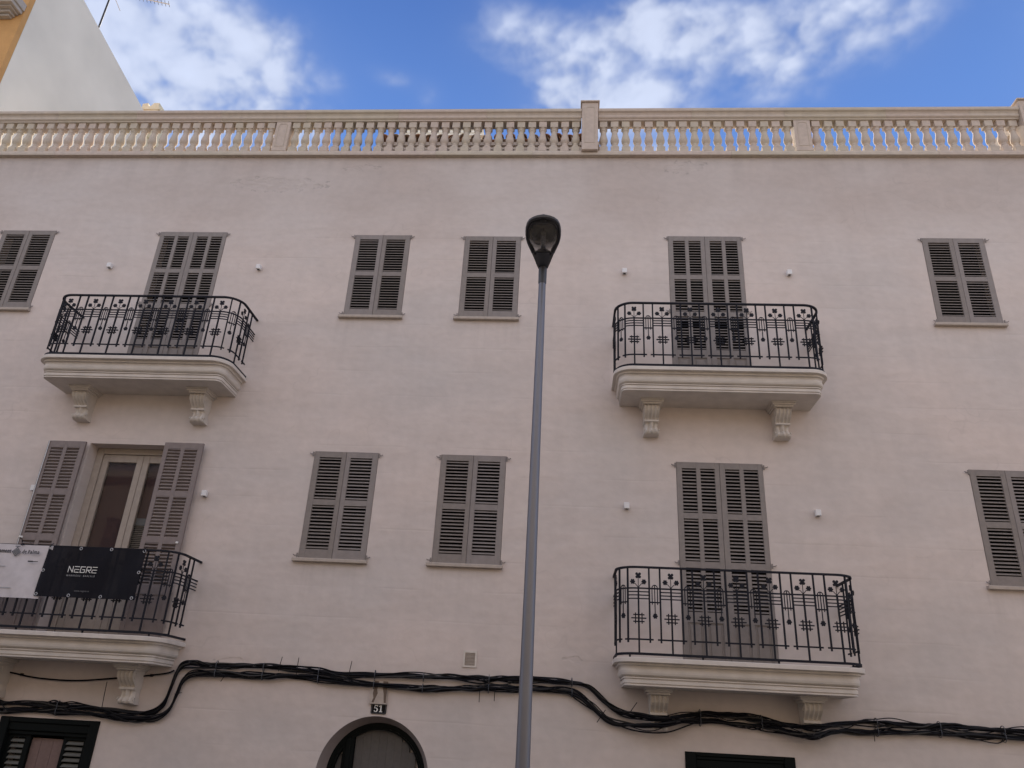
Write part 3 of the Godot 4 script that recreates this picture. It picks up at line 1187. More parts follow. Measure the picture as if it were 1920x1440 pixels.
	cbox(s, Vector3(-6.80, 2.655, -0.16), Vector3(-5.762, 2.70, -0.03), 0.006)
	cbox(s, Vector3(-6.80, 0.95, -0.14), Vector3(-5.762, 1.04, 0.015), 0.006)
	box(s, Vector3(-6.80, 0.95, -0.29), Vector3(-5.762, 2.846, -0.27))
	var dw := part("dark_window", s, M.green_black, house)
	for d in [[-6.80, -6.515], [-6.09, -5.762]]:
		s = st()
		var a: float = d[0]
		var b: float = d[1]
		cbox(s, Vector3(a, 1.04, -0.10), Vector3(a + 0.045, 2.655, -0.06), 0.004)
		cbox(s, Vector3(b - 0.065, 1.04, -0.10), Vector3(b, 2.655, -0.06), 0.004)
		box(s, Vector3(a + 0.045, 2.62, -0.10), Vector3(b - 0.065, 2.655, -0.061))
		box(s, Vector3(a + 0.045, 1.04, -0.10), Vector3(b - 0.065, 1.12, -0.061))
		part("louvre_frame", s, M.green_black, dw)
		var sm := st()
		box(sm, Vector3(0, -0.005, -0.028), Vector3(b - a - 0.11, 0.005, 0.028), Transform3D(Basis(Vector3.RIGHT, deg_to_rad(38)), Vector3.ZERO))
		var smm := sm.commit()
		for k in 24:
			part("slat", smm, M.old_louvre, dw, Vector3(a + 0.045, 2.588 - k * 0.062, -0.08))
	var px := [-6.515, -6.39, -6.235, -6.09]
	for i in 3:
		s = st()
		cbox(s, Vector3(px[i] + 0.001, 1.04, -0.13), Vector3(px[i + 1] - 0.001, 2.622, -0.105 + 0.002 * i), 0.003)
		part("board", s, M.old_board, dw)
	# dark ground floor doorway at the right: only its head shows
	s = st()
	cbox(s, Vector3(1.42, 0, -0.14), Vector3(1.545, 2.884, 0.025), 0.008)
	cbox(s, Vector3(2.535, 0, -0.14), Vector3(2.66, 2.884, 0.025), 0.008)
	cbox(s, Vector3(1.545, 2.845, -0.14), Vector3(2.535, 2.884, 0.03), 0.006)
	cbox(s, Vector3(1.545, 2.81, -0.14), Vector3(2.535, 2.845, 0.015), 0.006)
	cbox(s, Vector3(1.545, 2.72, -0.14), Vector3(2.535, 2.81, 0.0), 0.006)
	box(s, Vector3(1.545, 0, -0.28), Vector3(2.535, 2.72, -0.26))
	part("dark_doorway", s, M.green_black, house)
	# air grille in the wall
	s = st()
	for q in [[-1.238, -1.216, 3.682, 3.876], [-1.092, -1.070, 3.682, 3.876], [-1.216, -1.092, 3.682, 3.70], [-1.216, -1.092, 3.85, 3.876]]:
		box(s, Vector3(q[0], q[2], -0.004), Vector3(q[1], q[3], 0.014))
	var gr := part("air_grille", s, M.trim, house)
	for k in 9:
		s = st()
		box(s, Vector3(-1.216, -0.0045, -0.008), Vector3(-1.092, 0.0045, 0.008), Transform3D(Basis(Vector3.RIGHT, 0.6), Vector3(0, 3.709 + k * 0.0165, 0.004)))
		part("slat", s, M.sill, gr)
	# stained stone block over the house number
	s = st()
	plate(s, PackedVector2Array([Vector2(-2.336, 3.218), Vector2(-2.128, 3.218), Vector2(-2.128, 3.47), Vector2(-2.336, 3.47)]), -0.01, 0.035)
	box(s, Vector3(-2.342, 3.212, -0.01), Vector3(-2.122, 3.222, 0.043))
	var blk := part("stone_block", s, M.sill, house)
	s = st()
	plate(s, PackedVector2Array([Vector2(-2.31, 3.23), Vector2(-2.285, 3.225), Vector2(-2.262, 3.29), Vector2(-2.245, 3.33), Vector2(-2.256, 3.37), Vector2(-2.243, 3.47), Vector2(-2.30, 3.47), Vector2(-2.296, 3.38), Vector2(-2.305, 3.33), Vector2(-2.292, 3.28)]), 0.03, 0.0365)
	plate(s, PackedVector2Array([Vector2(-2.16, 3.23), Vector2(-2.135, 3.225), Vector2(-2.133, 3.47), Vector2(-2.192, 3.47), Vector2(-2.186, 3.38), Vector2(-2.172, 3.33)]), 0.03, 0.0365)
	part("stain", s, M.stain, blk)


# ---------------------------------------------------------------- roof balustrade
func baluster_mesh() -> ArrayMesh:
	var s := st()
	# y from 0 (on the plinth) to 0.63 (under the rail)
	cbox(s, Vector3(-0.068, 0, -0.068), Vector3(0.068, 0.10, 0.068), 0.006)
	lathe(s, [Vector2(0.066, 0.10), Vector2(0.067, 0.118), Vector2(0.060, 0.132), Vector2(0.048, 0.140), Vector2(0.045, 0.148), Vector2(0.051, 0.158), Vector2(0.052, 0.170), Vector2(0.044, 0.180), Vector2(0.046, 0.19), Vector2(0.063, 0.215), Vector2(0.070, 0.245), Vector2(0.071, 0.27), Vector2(0.066, 0.305), Vector2(0.055, 0.35), Vector2(0.047, 0.395), Vector2(0.043, 0.43), Vector2(0.045, 0.447), Vector2(0.053, 0.452), Vector2(0.054, 0.464), Vector2(0.046, 0.470), Vector2(0.048, 0.482), Vector2(0.056, 0.495), Vector2(0.060, 0.508)], 16)
	cbox(s, Vector3(-0.064, 0.508, -0.064), Vector3(0.064, 0.632, 0.064), 0.005)
	return s.commit()


func sweep_x(s: SurfaceTool, prof: Array, x0: float, x1: float) -> void:
	# prof: closed outline of Vector2(z, y), counted so that the outside lies on its right
	var n := prof.size()
	var c := Vector2.ZERO
	for p in prof:
		c += p
	c /= n
	for i in n:
		var a: Vector2 = prof[i]
		var b: Vector2 = prof[(i + 1) % n]
		var d := (b - a).normalized()
		var nn := Vector3(0, -d.x, d.y)
		quad(s, Vector3(x0, a.y, a.x), Vector3(x1, a.y, a.x), Vector3(x1, b.y, b.x), Vector3(x0, b.y, b.x), nn)
	var poly := PackedVector2Array(prof)
	var t := Geometry2D.triangulate_polygon(poly)
	for i in range(0, t.size(), 3):
		for e in [[x0, Vector3.LEFT], [x1, Vector3.RIGHT]]:
			var x: float = e[0]
			var nn: Vector3 = e[1]
			tri(s, Vector3(x, poly[t[i]].y, poly[t[i]].x), Vector3(x, poly[t[i + 1]].y, poly[t[i + 1]].x), Vector3(x, poly[t[i + 2]].y, poly[t[i + 2]].x), nn, nn, nn)


func build_balustrade() -> void:
	var t := thing("roof_balustrade", "tan stone balustrade with turned balusters along the roof edge", "balustrade")
	var stones := [M.stone, M.stone_pink, M.stone_buff]
	# plinth and rail, in cast lengths with fine joints
	var plinth := [Vector2(0.075, 11.582), Vector2(0.075, 11.628), Vector2(0.062, 11.638), Vector2(0.052, 11.680), Vector2(-0.20, 11.680), Vector2(-0.20, 11.582)]
	var rail := [Vector2(0.018, 12.310), Vector2(0.062, 12.312), Vector2(0.062, 12.332), Vector2(0.070, 12.340), Vector2(0.084, 12.350), Vector2(0.092, 12.366), Vector2(0.088, 12.382), Vector2(0.080, 12.39), Vector2(0.082, 12.415), Vector2(0.096, 12.442), Vector2(0.120, 12.458), Vector2(0.124, 12.470), Vector2(0.124, 12.500), Vector2(0.118, 12.508), Vector2(0.108, 12.512), Vector2(0.108, 12.528), Vector2(-0.22, 12.535), Vector2(-0.22, 12.45), Vector2(-0.14, 12.312)]
	var spans := [[-10.6, -5.11, 29], [-4.857, 0.099, 27], [0.364, 3.531, 17], [3.794, 7.06, 17]]
	var cuts := [-10.6, -9.05, -7.62, -6.1, -4.6, -3.0, -1.5, 0.092]
	for i in cuts.size() - 1:
		var s := st()
		sweep_x(s, rail, cuts[i] + 0.0015, cuts[i + 1] - 0.0015)
		part("handrail", s, stones[(i * 2) % 3], t)
	cuts = [0.372, 1.9, 3.4, 5.0, 6.3, 7.054]
	for i in cuts.size() - 1:
		var s := st()
		sweep_x(s, rail, cuts[i] + 0.0015, cuts[i + 1] - 0.0015)
		part("handrail", s, stones[(i * 2 + 1) % 3], t)
	cuts = [-10.6, -8.9, -7.2, -5.6, -3.9, -2.3, -0.7, 0.9, 2.5, 4.1, 5.7, 7.42]
	for i in cuts.size() - 1:
		var s := st()
		sweep_x(s, plinth, cuts[i] + 0.0015, cuts[i + 1] - 0.0015)
		part("plinth", s, stones[i % 3], t)
	var bm := baluster_mesh()
	for sp in spans:
		for k in sp[2]:
			var x: float = sp[0] + (sp[1] - sp[0]) * (k + 0.5) / sp[2]
			part("baluster", bm, stones[rng.randi() % 3], t, Vector3(x + rng.randf_range(-0.004, 0.004), 11.68, -0.02 + rng.randf_range(-0.004, 0.004)), Basis(Vector3.UP, rng.randf_range(-0.05, 0.05)) * Basis(Vector3.BACK, rng.randf_range(-0.006, 0.006)))
	# piers
	for p in [[0.099, 0.364, true], [-5.11, -4.857, false], [3.531, 3.794, false], [7.06, 7.36, true]]:
		var s := st()
		var a: float = p[0]
		var b: float = p[1]
		if p[2]:
			cbox(s, Vector3(a, 11.64, -0.20), Vector3(b, 12.632, 0.135), 0.006)
			cbox(s, Vector3(a - 0.026, 12.632, -0.23), Vector3(b + 0.026, 12.662, 0.165), 0.006)
		else:
			cbox(s, Vector3(a, 11.681, -0.12), Vector3(b, 12.309, 0.058), 0.006)
		var o := part("pier", s, stones[1], t)
		# sunk panel outline with clipped upper corners
		var f := 0.1365 if p[2] else 0.0595
		var ht := 12.545 if p[2] else 12.275
		s = st()
		var l := [Vector3(a + 0.055, 11.78, f), Vector3(a + 0.055, ht - 0.04, f), Vector3(a + 0.085, ht - 0.012, f), Vector3(b - 0.085, ht - 0.012, f), Vector3(b - 0.055, ht - 0.04, f), Vector3(b - 0.055, 11.78, f), Vector3(a + 0.055, 11.78, f)]
		tube(s, l, 0.0045, 4)
		part("panel_edge", s, stones[2], o)
	# the balustrade turns back at the right corner
	var s2 := st()
	box(s2, Vector3(7.08, 12.31, -4.0), Vector3(7.33, 12.53, -0.21))
	part("handrail", s2, M.stone, t)
	s2 = st()
	box(s2, Vector3(7.10, 11.582, -4.0), Vector3(7.32, 11.68, -0.21))
	part("plinth", s2, M.stone, t)
	for k in 20:
		part("baluster", bm, stones[rng.randi() % 3], t, Vector3(7.205, 11.68, -0.32 - k * 0.186))


# ---------------------------------------------------------------- on the roof
func build_roof() -> void:
	var t := thing("rooftop_hut", "low rooftop hut with clay tile eaves behind the balustrade", "hut")
	var x0 := -4.16
	var x1 := 0.43
	var s := st()
	box(s, Vector3(x0, 11.561, -5.4), Vector3(x1, 14.47, -3.10))
	part("wall", s, M.hut_plaster, t)
	# stepped courses under the eaves
	var rows := [[14.20, 14.25, 0.02], [14.25, 14.30, 0.0], [14.30, 14.345, 0.035], [14.365, 14.40, 0.045], [14.42, 14.475, 0.06], [14.475, 14.515, 0.02], [14.515, 14.60, 0.085]]
	for r in rows:
		s = st()
		box(s, Vector3(x0 - r[2], r[0], -5.4 - r[2]), Vector3(x1 + r[2], r[1], -3.10 + r[2]))
		part("eaves_course", s, M.hut_plaster, t)
	var dm := st()
	cbox(dm, Vector3(-0.05, 14.345, -3.2), Vector3(0.05, 14.42, -3.045), 0.004)
	var dmm := dm.commit()
	for k in 23:
		part("brick", dmm, M.hut_plaster, t, Vector3(x0 + 0.1 + k * 0.2, 0, 0))
	s = st()
	box(s, Vector3(x0 - 0.09, 14.601, -5.4), Vector3(x1 + 0.09, 14.63, -3.04))
	part("roof", s, M.tile_grey, t)
	# canal tiles, ends to the street
	var cover := st()
	var under := st()
	for e in [[cover, 1.0, 0.108], [under, -1.0, 0.10]]:
		var ss: SurfaceTool = e[0]
		var g: float = e[1]
		var r0: float = e[2]
		for i in 8:
			var a0 := PI * i / 8
			var a1 := PI * (i + 1) / 8
			for rr in [r0, r0 - 0.016]:
				var sg := 1.0 if rr == r0 else -1.0
				var f := func(a: float, z: float, k: float) -> Vector3:
					return Vector3(cos(a) * rr * k, sin(a) * rr * k * g + (-z) * 0.12, z)
				var n0 := Vector3(cos(a0), sin(a0) * g, 0) * sg
				var n1 := Vector3(cos(a1), sin(a1) * g, 0) * sg
				tri(ss, f.call(a0, 0.0, 1.0), f.call(a1, 0.0, 1.0), f.call(a1, -0.9, 0.8), n0, n1, n1)
				tri(ss, f.call(a0, 0.0, 1.0), f.call(a1, -0.9, 0.8), f.call(a0, -0.9, 0.8), n0, n1, n0)
			var q := r0 - 0.016
			quad(ss, Vector3(cos(a0) * r0, sin(a0) * r0 * g, 0), Vector3(cos(a1) * r0, sin(a1) * r0 * g, 0), Vector3(cos(a1) * q, sin(a1) * q * g, 0), Vector3(cos(a0) * q, sin(a0) * q * g, 0), Vector3.BACK)
	var cm := cover.commit()
	var um := under.commit()
	for k in 19:
		var x := x0 - 0.02 + k * 0.253
		var dy := rng.randf_range(-0.008, 0.008)
		part("roof_tile", cm, M.tile if rng.randf() < 0.5 else M.tile_grey, t, Vector3(x, 14.645 + dy, -2.93 + rng.randf_range(-0.02, 0.02)), Basis(Vector3.BACK, rng.randf_range(-0.05, 0.05)))
		if k < 18:
			part("roof_tile", um, M.tile_grey if k % 3 else M.tile, t, Vector3(x + 0.127, 14.72 + dy, -2.97))
	var w := thing("stair_tower", "pale moulded top of a stair tower rising behind the rooftop hut", "tower")
	s = st()
	box(s, Vector3(-4.20, 14.0, -6.2), Vector3(-2.32, 16.05, -4.56))
	part("wall", s, M.hut_plaster, w)
	for r in [[16.05, 16.10, 0.02], [16.10, 16.145, 0.09], [16.145, 16.20, 0.05], [16.20, 16.225, 0.07], [16.225, 16.33, 0.02], [16.33, 16.355, 0.04], [16.355, 16.47, 0.0], [16.47, 16.50, 0.03]]:
		s = st()
		box(s, Vector3(-4.22 - r[2], r[0], -6.2 - r[2]), Vector3(-2.30 + r[2], r[1], -4.55 + r[2]))
		part("moulding", s, M.white_render, w)


# ---------------------------------------------------------------- neighbour at the left
func build_neighbour() -> void:
	var t := thing("neighbouring_building", "taller neighbouring building with ochre front and bare white side wall", "building")
	var xs := -10.625
	var s := st()
	# side wall: its top falls gently to the back
	var poly := [Vector2(-0.12, 0), Vector2(-0.12, 17.02), Vector2(-4.22, 16.425), Vector2(-4.22, 0)]
	for i in 4:
		var a: Vector2 = poly[i]
		var b: Vector2 = poly[(i + 1) % 4]
		quad(s, Vector3(xs, a.y, a.x), Vector3(xs, b.y, b.x), Vector3(xs - 0.25, b.y, b.x), Vector3(xs - 0.25, a.y, a.x), Vector3(0, 1, 0) if i == 1 else Vector3(0, 0, 1 if i == 0 else -1))
	for e in [[xs, Vector3.RIGHT], [xs - 0.25, Vector3.LEFT]]:
		var x: float = e[0]
		quad(s, Vector3(x, 0, -0.12), Vector3(x, 17.02, -0.12), Vector3(x, 16.425, -4.22), Vector3(x, 0, -4.22), e[1])
	part("side_wall", s, M.white_render, t)
	s = st()
	box(s, Vector3(-20, 0, -0.115), Vector3(xs - 0.002, 17.1, 0.0))
	part("front_wall", s, M.ochre, t)
	s = st()
	box(s, Vector3(-20, 15.9, -6.5), Vector3(xs - 0.26, 16.1, -0.12))
	part("roof", s, M.terracotta, t)
	s = st()
	box(s, Vector3(-20, 0, -9), Vector3(xs - 0.01, 16.0, -4.3))
	part("rear_wing", s, M.cream, t)
	# moulded ledge high on the ochre front
	s = st()
	for r in [[14.93, 14.97, 0.10], [14.97, 15.02, 0.16], [15.02, 15.05, 0.24], [15.05, 15.13, 0.32], [15.13, 15.30, 0.36]]:
		cbox(s, Vector3(-20, r[0], 0.0), Vector3(-10.90 + r[2] * 0.75, r[1] + 0.001, r[2]), 0.01)
	part("ledge", s, M.cornice_stone, t)
	# chimney at the back, and a lower cream parapet behind it
	var c := thing("chimney", "cream chimney with notched top at the end of the white side wall", "chimney", "", Vector3(-10.79, 16.0, -4.4))
	s = st()
	plate(s, PackedVector2Array([Vector2(-0.22, 0), Vector2(0.22, 0), Vector2(0.20, 1.12), Vector2(0.05, 1.12), Vector2(-0.01, 1.02), Vector2(-0.07, 1.02), Vector2(-0.10, 1.12), Vector2(-0.24, 1.10)]), -0.45, 0.0)
	part("stack", s, M.cream, c)
	s = st()
	box(s, Vector3(-0.28, 0.9, -0.47), Vector3(0.26, 0.95, 0.02))
	part("band", s, M.cream, c)
	# television aerial
	var a := thing("television_aerial", "television aerial on a dark mast above the white side wall", "aerial", "", Vector3(-11.2, 16.1, -2.42))
	s = st()
	tube(s, [Vector3(0, 0, 0), Vector3(0.01, 3.2, 0)], 0.022, 8)
	part("mast", s, M.lamp_black, a)
	s = st()
	var d := Vector3(0.471, 0, -0.138).normalized()
	var side := Vector3(d.z, 0, -d.x)
	var o := Vector3(0.01, 2.8, -0.20)
	tube(s, [o, o + d * 1.18], 0.014, 6)
	part("boom", s, M.enamel_white, a)
	var el := st()
	tube(el, [-side * 0.085 , side * 0.085], 0.0065, 5)
	var elm := el.commit()
	for k in 13:
		part("rod", elm, M.lamp_black, a, o + d * (0.12 + k * 0.087) + Vector3(0, 0.0, 0))
	s = st()
	tube(s, [Vector3(-0.01, 2.6, -0.15), Vector3(-0.08, 2.6, -0.53)], 0.009, 5)
	part("rod", s, M.aluminium, a)


# ---------------------------------------------------------------- railings
func build_railings() -> void:
	var r := make_railing("black iron railing of the upper balcony left of the lamp post")
	r.position = Vector3(-6.12, 8.47, 0)
	var g := "wrought iron balcony railings"
	dup(r, "balcony_railing", "black iron railing of the upper balcony right of the lamp post", g, Vector3(1.985, 8.47, 0))
	dup(r, "balcony_railing", "black iron railing of the lower left balcony, half covered by banners", g, Vector3(-6.185, 4.828, 0)).scale.y = 1.033
	dup(r, "balcony_railing", "black iron railing of the lower right balcony, above the cables", g, Vector3(1.985, 4.858, 0)).scale.y = 1.033
	# banners on the lower left railing
	var b := thing("banner", "black banner lettered NEGRE on the lower left balcony railing", "banner", "", Vector3(-5.82, 4.51, 0.735))
	var wv := func(x: float, y: float) -> float:
		return 0.010 * sin(x * 5.1 + y * 3.0) + 0.007 * sin(x * 11.0 - y * 7.0 + 1.0)
	part("sheet", sheet(-0.635, 0.635, -0.31, 0.305, wv), M.banner_black, b)
	var s := st()
	# stylised letters: N, E without a spine, G, R, E
	var k := 0.068
	var y0 := -0.01
	var w := 0.0085
	var ox := -0.28
	stroke(s, [Vector2(ox, y0), Vector2(ox, y0 + k), Vector2(ox + 0.055, y0), Vector2(ox + 0.055, y0 + k)], w)
	for e in [0.078, 0.305]:
		for j in 3:
			stroke(s, [Vector2(ox + e, y0 + j * k / 2), Vector2(ox + e + 0.055, y0 + j * k / 2)], w)
		stroke(s, [Vector2(ox + e, y0), Vector2(ox + e, y0 + k / 2)], w)
	stroke(s, [Vector2(ox + 0.208, y0 + k), Vector2(ox + 0.155, y0 + k), Vector2(ox + 0.155, y0), Vector2(ox + 0.208, y0), Vector2(ox + 0.208, y0 + k * 0.5), Vector2(ox + 0.18, y0 + k * 0.5)], w)
	stroke(s, [Vector2(ox + 0.232, y0), Vector2(ox + 0.232, y0 + k), Vector2(ox + 0.284, y0 + k), Vector2(ox + 0.284, y0 + k * 0.45), Vector2(ox + 0.245, y0 + k * 0.45), Vector2(ox + 0.284, y0)], w)
	part("lettering", s, M.enamel_white, b, Vector3(0, 0.0, 0.021))
	letters("M A N R I Q U E  ·  B A R C E L Ó", 0.026, M.print_grey, b, Vector3(-0.105, -0.052, 0.021), "Droid Sans", false, 1.0)
	letters("www.negre.es", 0.024, M.print_dim, b, Vector3(-0.04, -0.232, 0.021), "Droid Sans", false, 1.25)
	var gm := st()
	ring(gm, 0.011, 0.021)
	var gmm := gm.commit()
	for p in [[-0.61, 0.283], [-0.205, 0.283], [0.20, 0.283], [0.61, 0.283], [-0.612, 0.0], [0.612, 0.02], [-0.61, -0.286], [-0.205, -0.286], [0.20, -0.286], [0.60, -0.286]]:
		part("grommet", gmm, M.aluminium, b, Vector3(p[0], p[1], wv.call(p[0], p[1]) + 0.003))
	for p in [[-0.61, 0.30], [0.61, 0.30], [0.635, -0.29]]:
		s = st()
		tube(s, [Vector3(p[0], p[1] - 0.015, 0.012), Vector3(p[0] + 0.006, p[1] + 0.02, 0.0), Vector3(p[0] + 0.012, p[1] + 0.035, -0.03)], 0.006, 5)
		part("tie", s, M.iron, b)
	var c := thing("banner", "white municipal banner left of the black one, at the frame edge", "banner", "", Vector3(-7.0, 4.51, 0.728))
	var wv2 := func(x: float, y: float) -> float:
		return 0.012 * sin(x * 4.0 + y * 2.0 + 2.0) + 0.006 * sin(x * 9.0 + y * 8.0)
	part("sheet", sheet(-0.62, 0.60, -0.34, 0.305, wv2), M.banner_white, c)
	letters("Ajuntament", 0.062, M.print_black, c, Vector3(-0.06, 0.218, 0.020), "Droid Sans", true, 0.82)
	letters("de Palma", 0.062, M.print_black, c, Vector3(0.345, 0.214, 0.020), "Droid Sans", true, 0.82)
	# lozenge shield with a ring on top
	s = st()
	for e in [[[0.0, 0.052], [0.052, 0.0]], [[0.052, 0.0], [0.0, -0.052]], [[0.0, -0.052], [-0.052, 0.0]], [[-0.052, 0.0], [0.0, 0.052]], [[-0.03, 0.01], [0.02, 0.02]], [[-0.02, -0.015], [0.03, -0.005]]]:
		stroke(s, [Vector2(e[0][0], e[0][1]), Vector2(e[1][0], e[1][1])], 0.010)
	plate(s, PackedVector2Array([Vector2(0, 0.04), Vector2(0.04, 0), Vector2(0, -0.04), Vector2(-0.04, 0)]), -0.001, 0.0006)
	for x in [-0.02, 0.0, 0.02]:
		plate(s, petals(0.011, 6, 0.2), 0.0, 0.0) if false else stroke(s, [Vector2(x - 0.006, 0.068), Vector2(x + 0.006, 0.068)], 0.012)
	part("emblem", s, M.print_dim, c, Vector3(0.155, 0.212, 0.021))
	s = st()
	for q in [[0.35, 0.40, 0.10], [0.405, 0.47, 0.10]]:
		stroke(s, [Vector2(q[0], q[2]), Vector2(q[1], q[2])], 0.016 if q[0] < 0.4 else 0.008)
	part("small_print", s, M.print_black, c, Vector3(0, 0, 0.021))
	s = st()
	stroke(s, [Vector2(-0.1, 0.03), Vector2(0.06, 0.03)], 0.008)
	stroke(s, [Vector2(-0.2, -0.10), Vector2(0.03, -0.10)], 0.009)
	stroke(s, [Vector2(-0.3, -0.225), Vector2(0.22, -0.225)], 0.008)
	part("small_print", s, M.print_grey, c, Vector3(0, 0, 0.021))
	s = st()
	tube(s, [Vector3(0.20, 0.29, 0.0), Vector3(0.19, 0.33, 0.01), Vector3(0.17, 0.37, 0.015), Vector3(0.13, 0.40, 0.01)], 0.0035, 5)
	tube(s, [Vector3(0.18, 0.30, 0.01), Vector3(0.21, 0.315, 0.012), Vector3(0.22, 0.30, 0.01)], 0.007, 5)
	part("tie", s, M.iron, c)


func sheet(x0: float, x1: float, y0: float, y1: float, wave: Callable) -> SurfaceTool:
	var s := st()
	var nx := 28
	var ny := 14
	var f := func(i: int, j: int) -> Array:
		var x := lerpf(x0, x1, float(i) / nx)
		var y := lerpf(y0, y1, float(j) / ny)
		var e := 0.01
		var zx: float = (wave.call(x + e, y) - wave.call(x - e, y)) / (2 * e)
		var zy: float = (wave.call(x, y + e) - wave.call(x, y - e)) / (2 * e)
		return [Vector3(x, y, wave.call(x, y)), Vector3(-zx, -zy, 1).normalized()]
	for i in nx:
		for j in ny:
			var a: Array = f.call(i, j)
			var b: Array = f.call(i + 1, j)
			var c: Array = f.call(i + 1, j + 1)
			var d: Array = f.call(i, j + 1)
			tri(s, a[0], b[0], c[0], a[1], b[1], c[1])
			tri(s, a[0], c[0], d[0], a[1], c[1], d[1])
	return s


func ring(s: SurfaceTool, r0: float, r1: float) -> void:
	var n := 14
	for i in n:
		var a := TAU * i / n
		var b := TAU * (i + 1) / n
		var u := Vector3(cos(a), sin(a), 0)
		var v := Vector3(cos(b), sin(b), 0)
		var z := Vector3(0, 0, 0.004)
		var m := (r0 + r1) / 2
		tri(s, u * r1, v * r1, v * m + z, u, v, Vector3.BACK)
		tri(s, u * r1, v * m + z, u * m + z, u, Vector3.BACK, Vector3.BACK)
		tri(s, u * m + z, v * m + z, v * r0, Vector3.BACK, Vector3.BACK, -v)
		tri(s, u * m + z, v * r0, u * r0, Vector3.BACK, -v, -u)


# ---------------------------------------------------------------- street lamp
func build_lamp() -> void:
	var t := thing("street_lamp", "grey metal street lamp with a teardrop head in front of the facade", "street lamp", "", Vector3(-0.272, 0, 4.0))
	var s := st()
	var prof := []
	for i in 13:
		var y := 6.83 * i / 12.0
		prof.append(Vector2(lerpf(0.0655, 0.0315, y / 6.83), y))
	lathe(s, prof, 24)
	part("pole", s, M.pole, t)
	s = st()
	lathe(s, [Vector2(0.12, 0.0), Vector2(0.12, 0.02), Vector2(0.085, 0.03), Vector2(0.075, 0.25), Vector2(0.071, 0.27)], 20)
	part("pole_base", s, M.pole, t)
	s = st()
	lathe(s, [Vector2(0.032, 6.70), Vector2(0.037, 6.71), Vector2(0.038, 6.86), Vector2(0.036, 6.90), Vector2(0.0, 6.91)], 18)
	part("collar", s, M.lamp_grey, t)
	# the head points at the viewer: half widths along its length
	var outl := [[-0.04, 0.030], [0.0, 0.045], [0.07, 0.062], [0.14, 0.0765], [0.25, 0.1015], [0.33, 0.121], [0.40, 0.139], [0.46, 0.149], [0.52, 0.1525], [0.58, 0.1515], [0.635, 0.147], [0.69, 0.137], [0.735, 0.118], [0.765, 0.092], [0.785, 0.058], [0.793, 0.02], [0.795, 0.0]]
	var yb := 6.872
	var lean := 0.028
	s = st()
	var nu := 12
	var grid := []
	for o in outl:
		var row := []
		var zz: float = o[0]
		var hw: float = o[1]
		var hh := 0.036 + 0.055 * smoothstep(0.05, 0.35, zz)
		hh *= lerpf(0.10, 1.0, smoothstep(0.80, 0.42, zz))
		for k in nu + 1:
			var a := PI * k / nu
			row.append(Vector3(cos(a) * hw + lean * zz, yb + sin(a) * hh, zz))
		grid.append(row)
	for i in outl.size() - 1:
		for k in nu:
			var a: Vector3 = grid[i][k]
			var b: Vector3 = grid[i][k + 1]
			var c: Vector3 = grid[i + 1][k + 1]
			var d: Vector3 = grid[i + 1][k]
			var cc := Vector3(lean * a.z, yb, a.z)
			tri(s, a, b, c, (a - cc).normalized(), (b - cc).normalized(), (c - cc).normalized())
			tri(s, a, c, d, (a - cc).normalized(), (c - cc).normalized(), (d - cc).normalized())
	var head := part("lamp_head", s, M.lamp_grey, t)
	# underside: neck plate, then the rim frame round the bowl
	s = st()
	for i in range(0, 4):
		var a: Array = outl[i]
		var b: Array = outl[i + 1]
		quad(s, Vector3(-a[1] + lean * a[0], yb, a[0]), Vector3(a[1] + lean * a[0], yb, a[0]), Vector3(b[1] + lean * b[0], yb, b[0]), Vector3(-b[1] + lean * b[0], yb, b[0]), Vector3.DOWN)
	part("neck_plate", s, M.lamp_grey, head)
	var outer := []
	for i in range(4, outl.size()):
		outer.append(Vector2(-outl[i][1] + lean * outl[i][0], outl[i][0]))
	for i in range(outl.size() - 2, 3, -1):
		outer.append(Vector2(outl[i][1] + lean * outl[i][0], outl[i][0]))
	# finer closed outline by resampling
	var oc := resample(outer, 64)
	var ctr := Vector2(lean * 0.5, 0.515)
	var lay := func(f: float, y: float, sq: float) -> Array:
		var r := []
		for p in oc:
			var d: Vector2 = p - ctr
			r.append(Vector3(ctr.x + d.x * f, y, ctr.y + sq + d.y * f))
		return r
	var loops := [lay.call(1.0, yb, 0.0), lay.call(0.985, yb - 0.014, 0.0), lay.call(0.93, yb - 0.018, 0.0), lay.call(0.87, yb - 0.012, -0.004)]
	s = st()
	strip(s, loops, ctr, yb)
	part("rim", s, M.lamp_grey, head)
	s = st()
	strip(s, [lay.call(0.87, yb - 0.012, -0.004), lay.call(0.84, yb - 0.024, -0.006), lay.call(0.79, yb - 0.024, -0.008), lay.call(0.765, yb - 0.006, -0.008)], ctr, yb)
	part("seal", s, M.lamp_black, head)
	# shallow bowl
	s = st()
	var bl := []
	for k in 8:
		var f := 0.775 * cos(PI / 2 * k / 7.5)
		bl.append(lay.call(maxf(f, 0.004), yb - 0.012 - 0.06 * sin(PI / 2 * k / 7.5), -0.008))
	strip(s, bl, ctr, yb, true)
	part("bowl", s, M.lamp_glass, head)
	# reflector and lamp cradle inside the bowl
	s = st()
	var rf := []
	for k in 7:
		var f := 0.76 * cos(PI / 2 * k / 6.3)
		rf.append(lay.call(maxf(f, 0.01), yb - 0.004 + 0.075 * sin(PI / 2 * k / 6.3), -0.008))
	strip(s, rf, ctr, yb, true)
	part("reflector", s, M.reflector, head)
	s = st()
	tube(s, [Vector3(lean * 0.3, yb + 0.03, 0.33), Vector3(lean * 0.5, yb + 0.03, 0.50)], 0.024, 8)
	part("bulb", s, M.bulb, head)
	s = st()
	cbox(s, Vector3(-0.022 + lean * 0.74, yb - 0.03, 0.735), Vector3(0.024 + lean * 0.74, yb - 0.012, 0.765), 0.004)
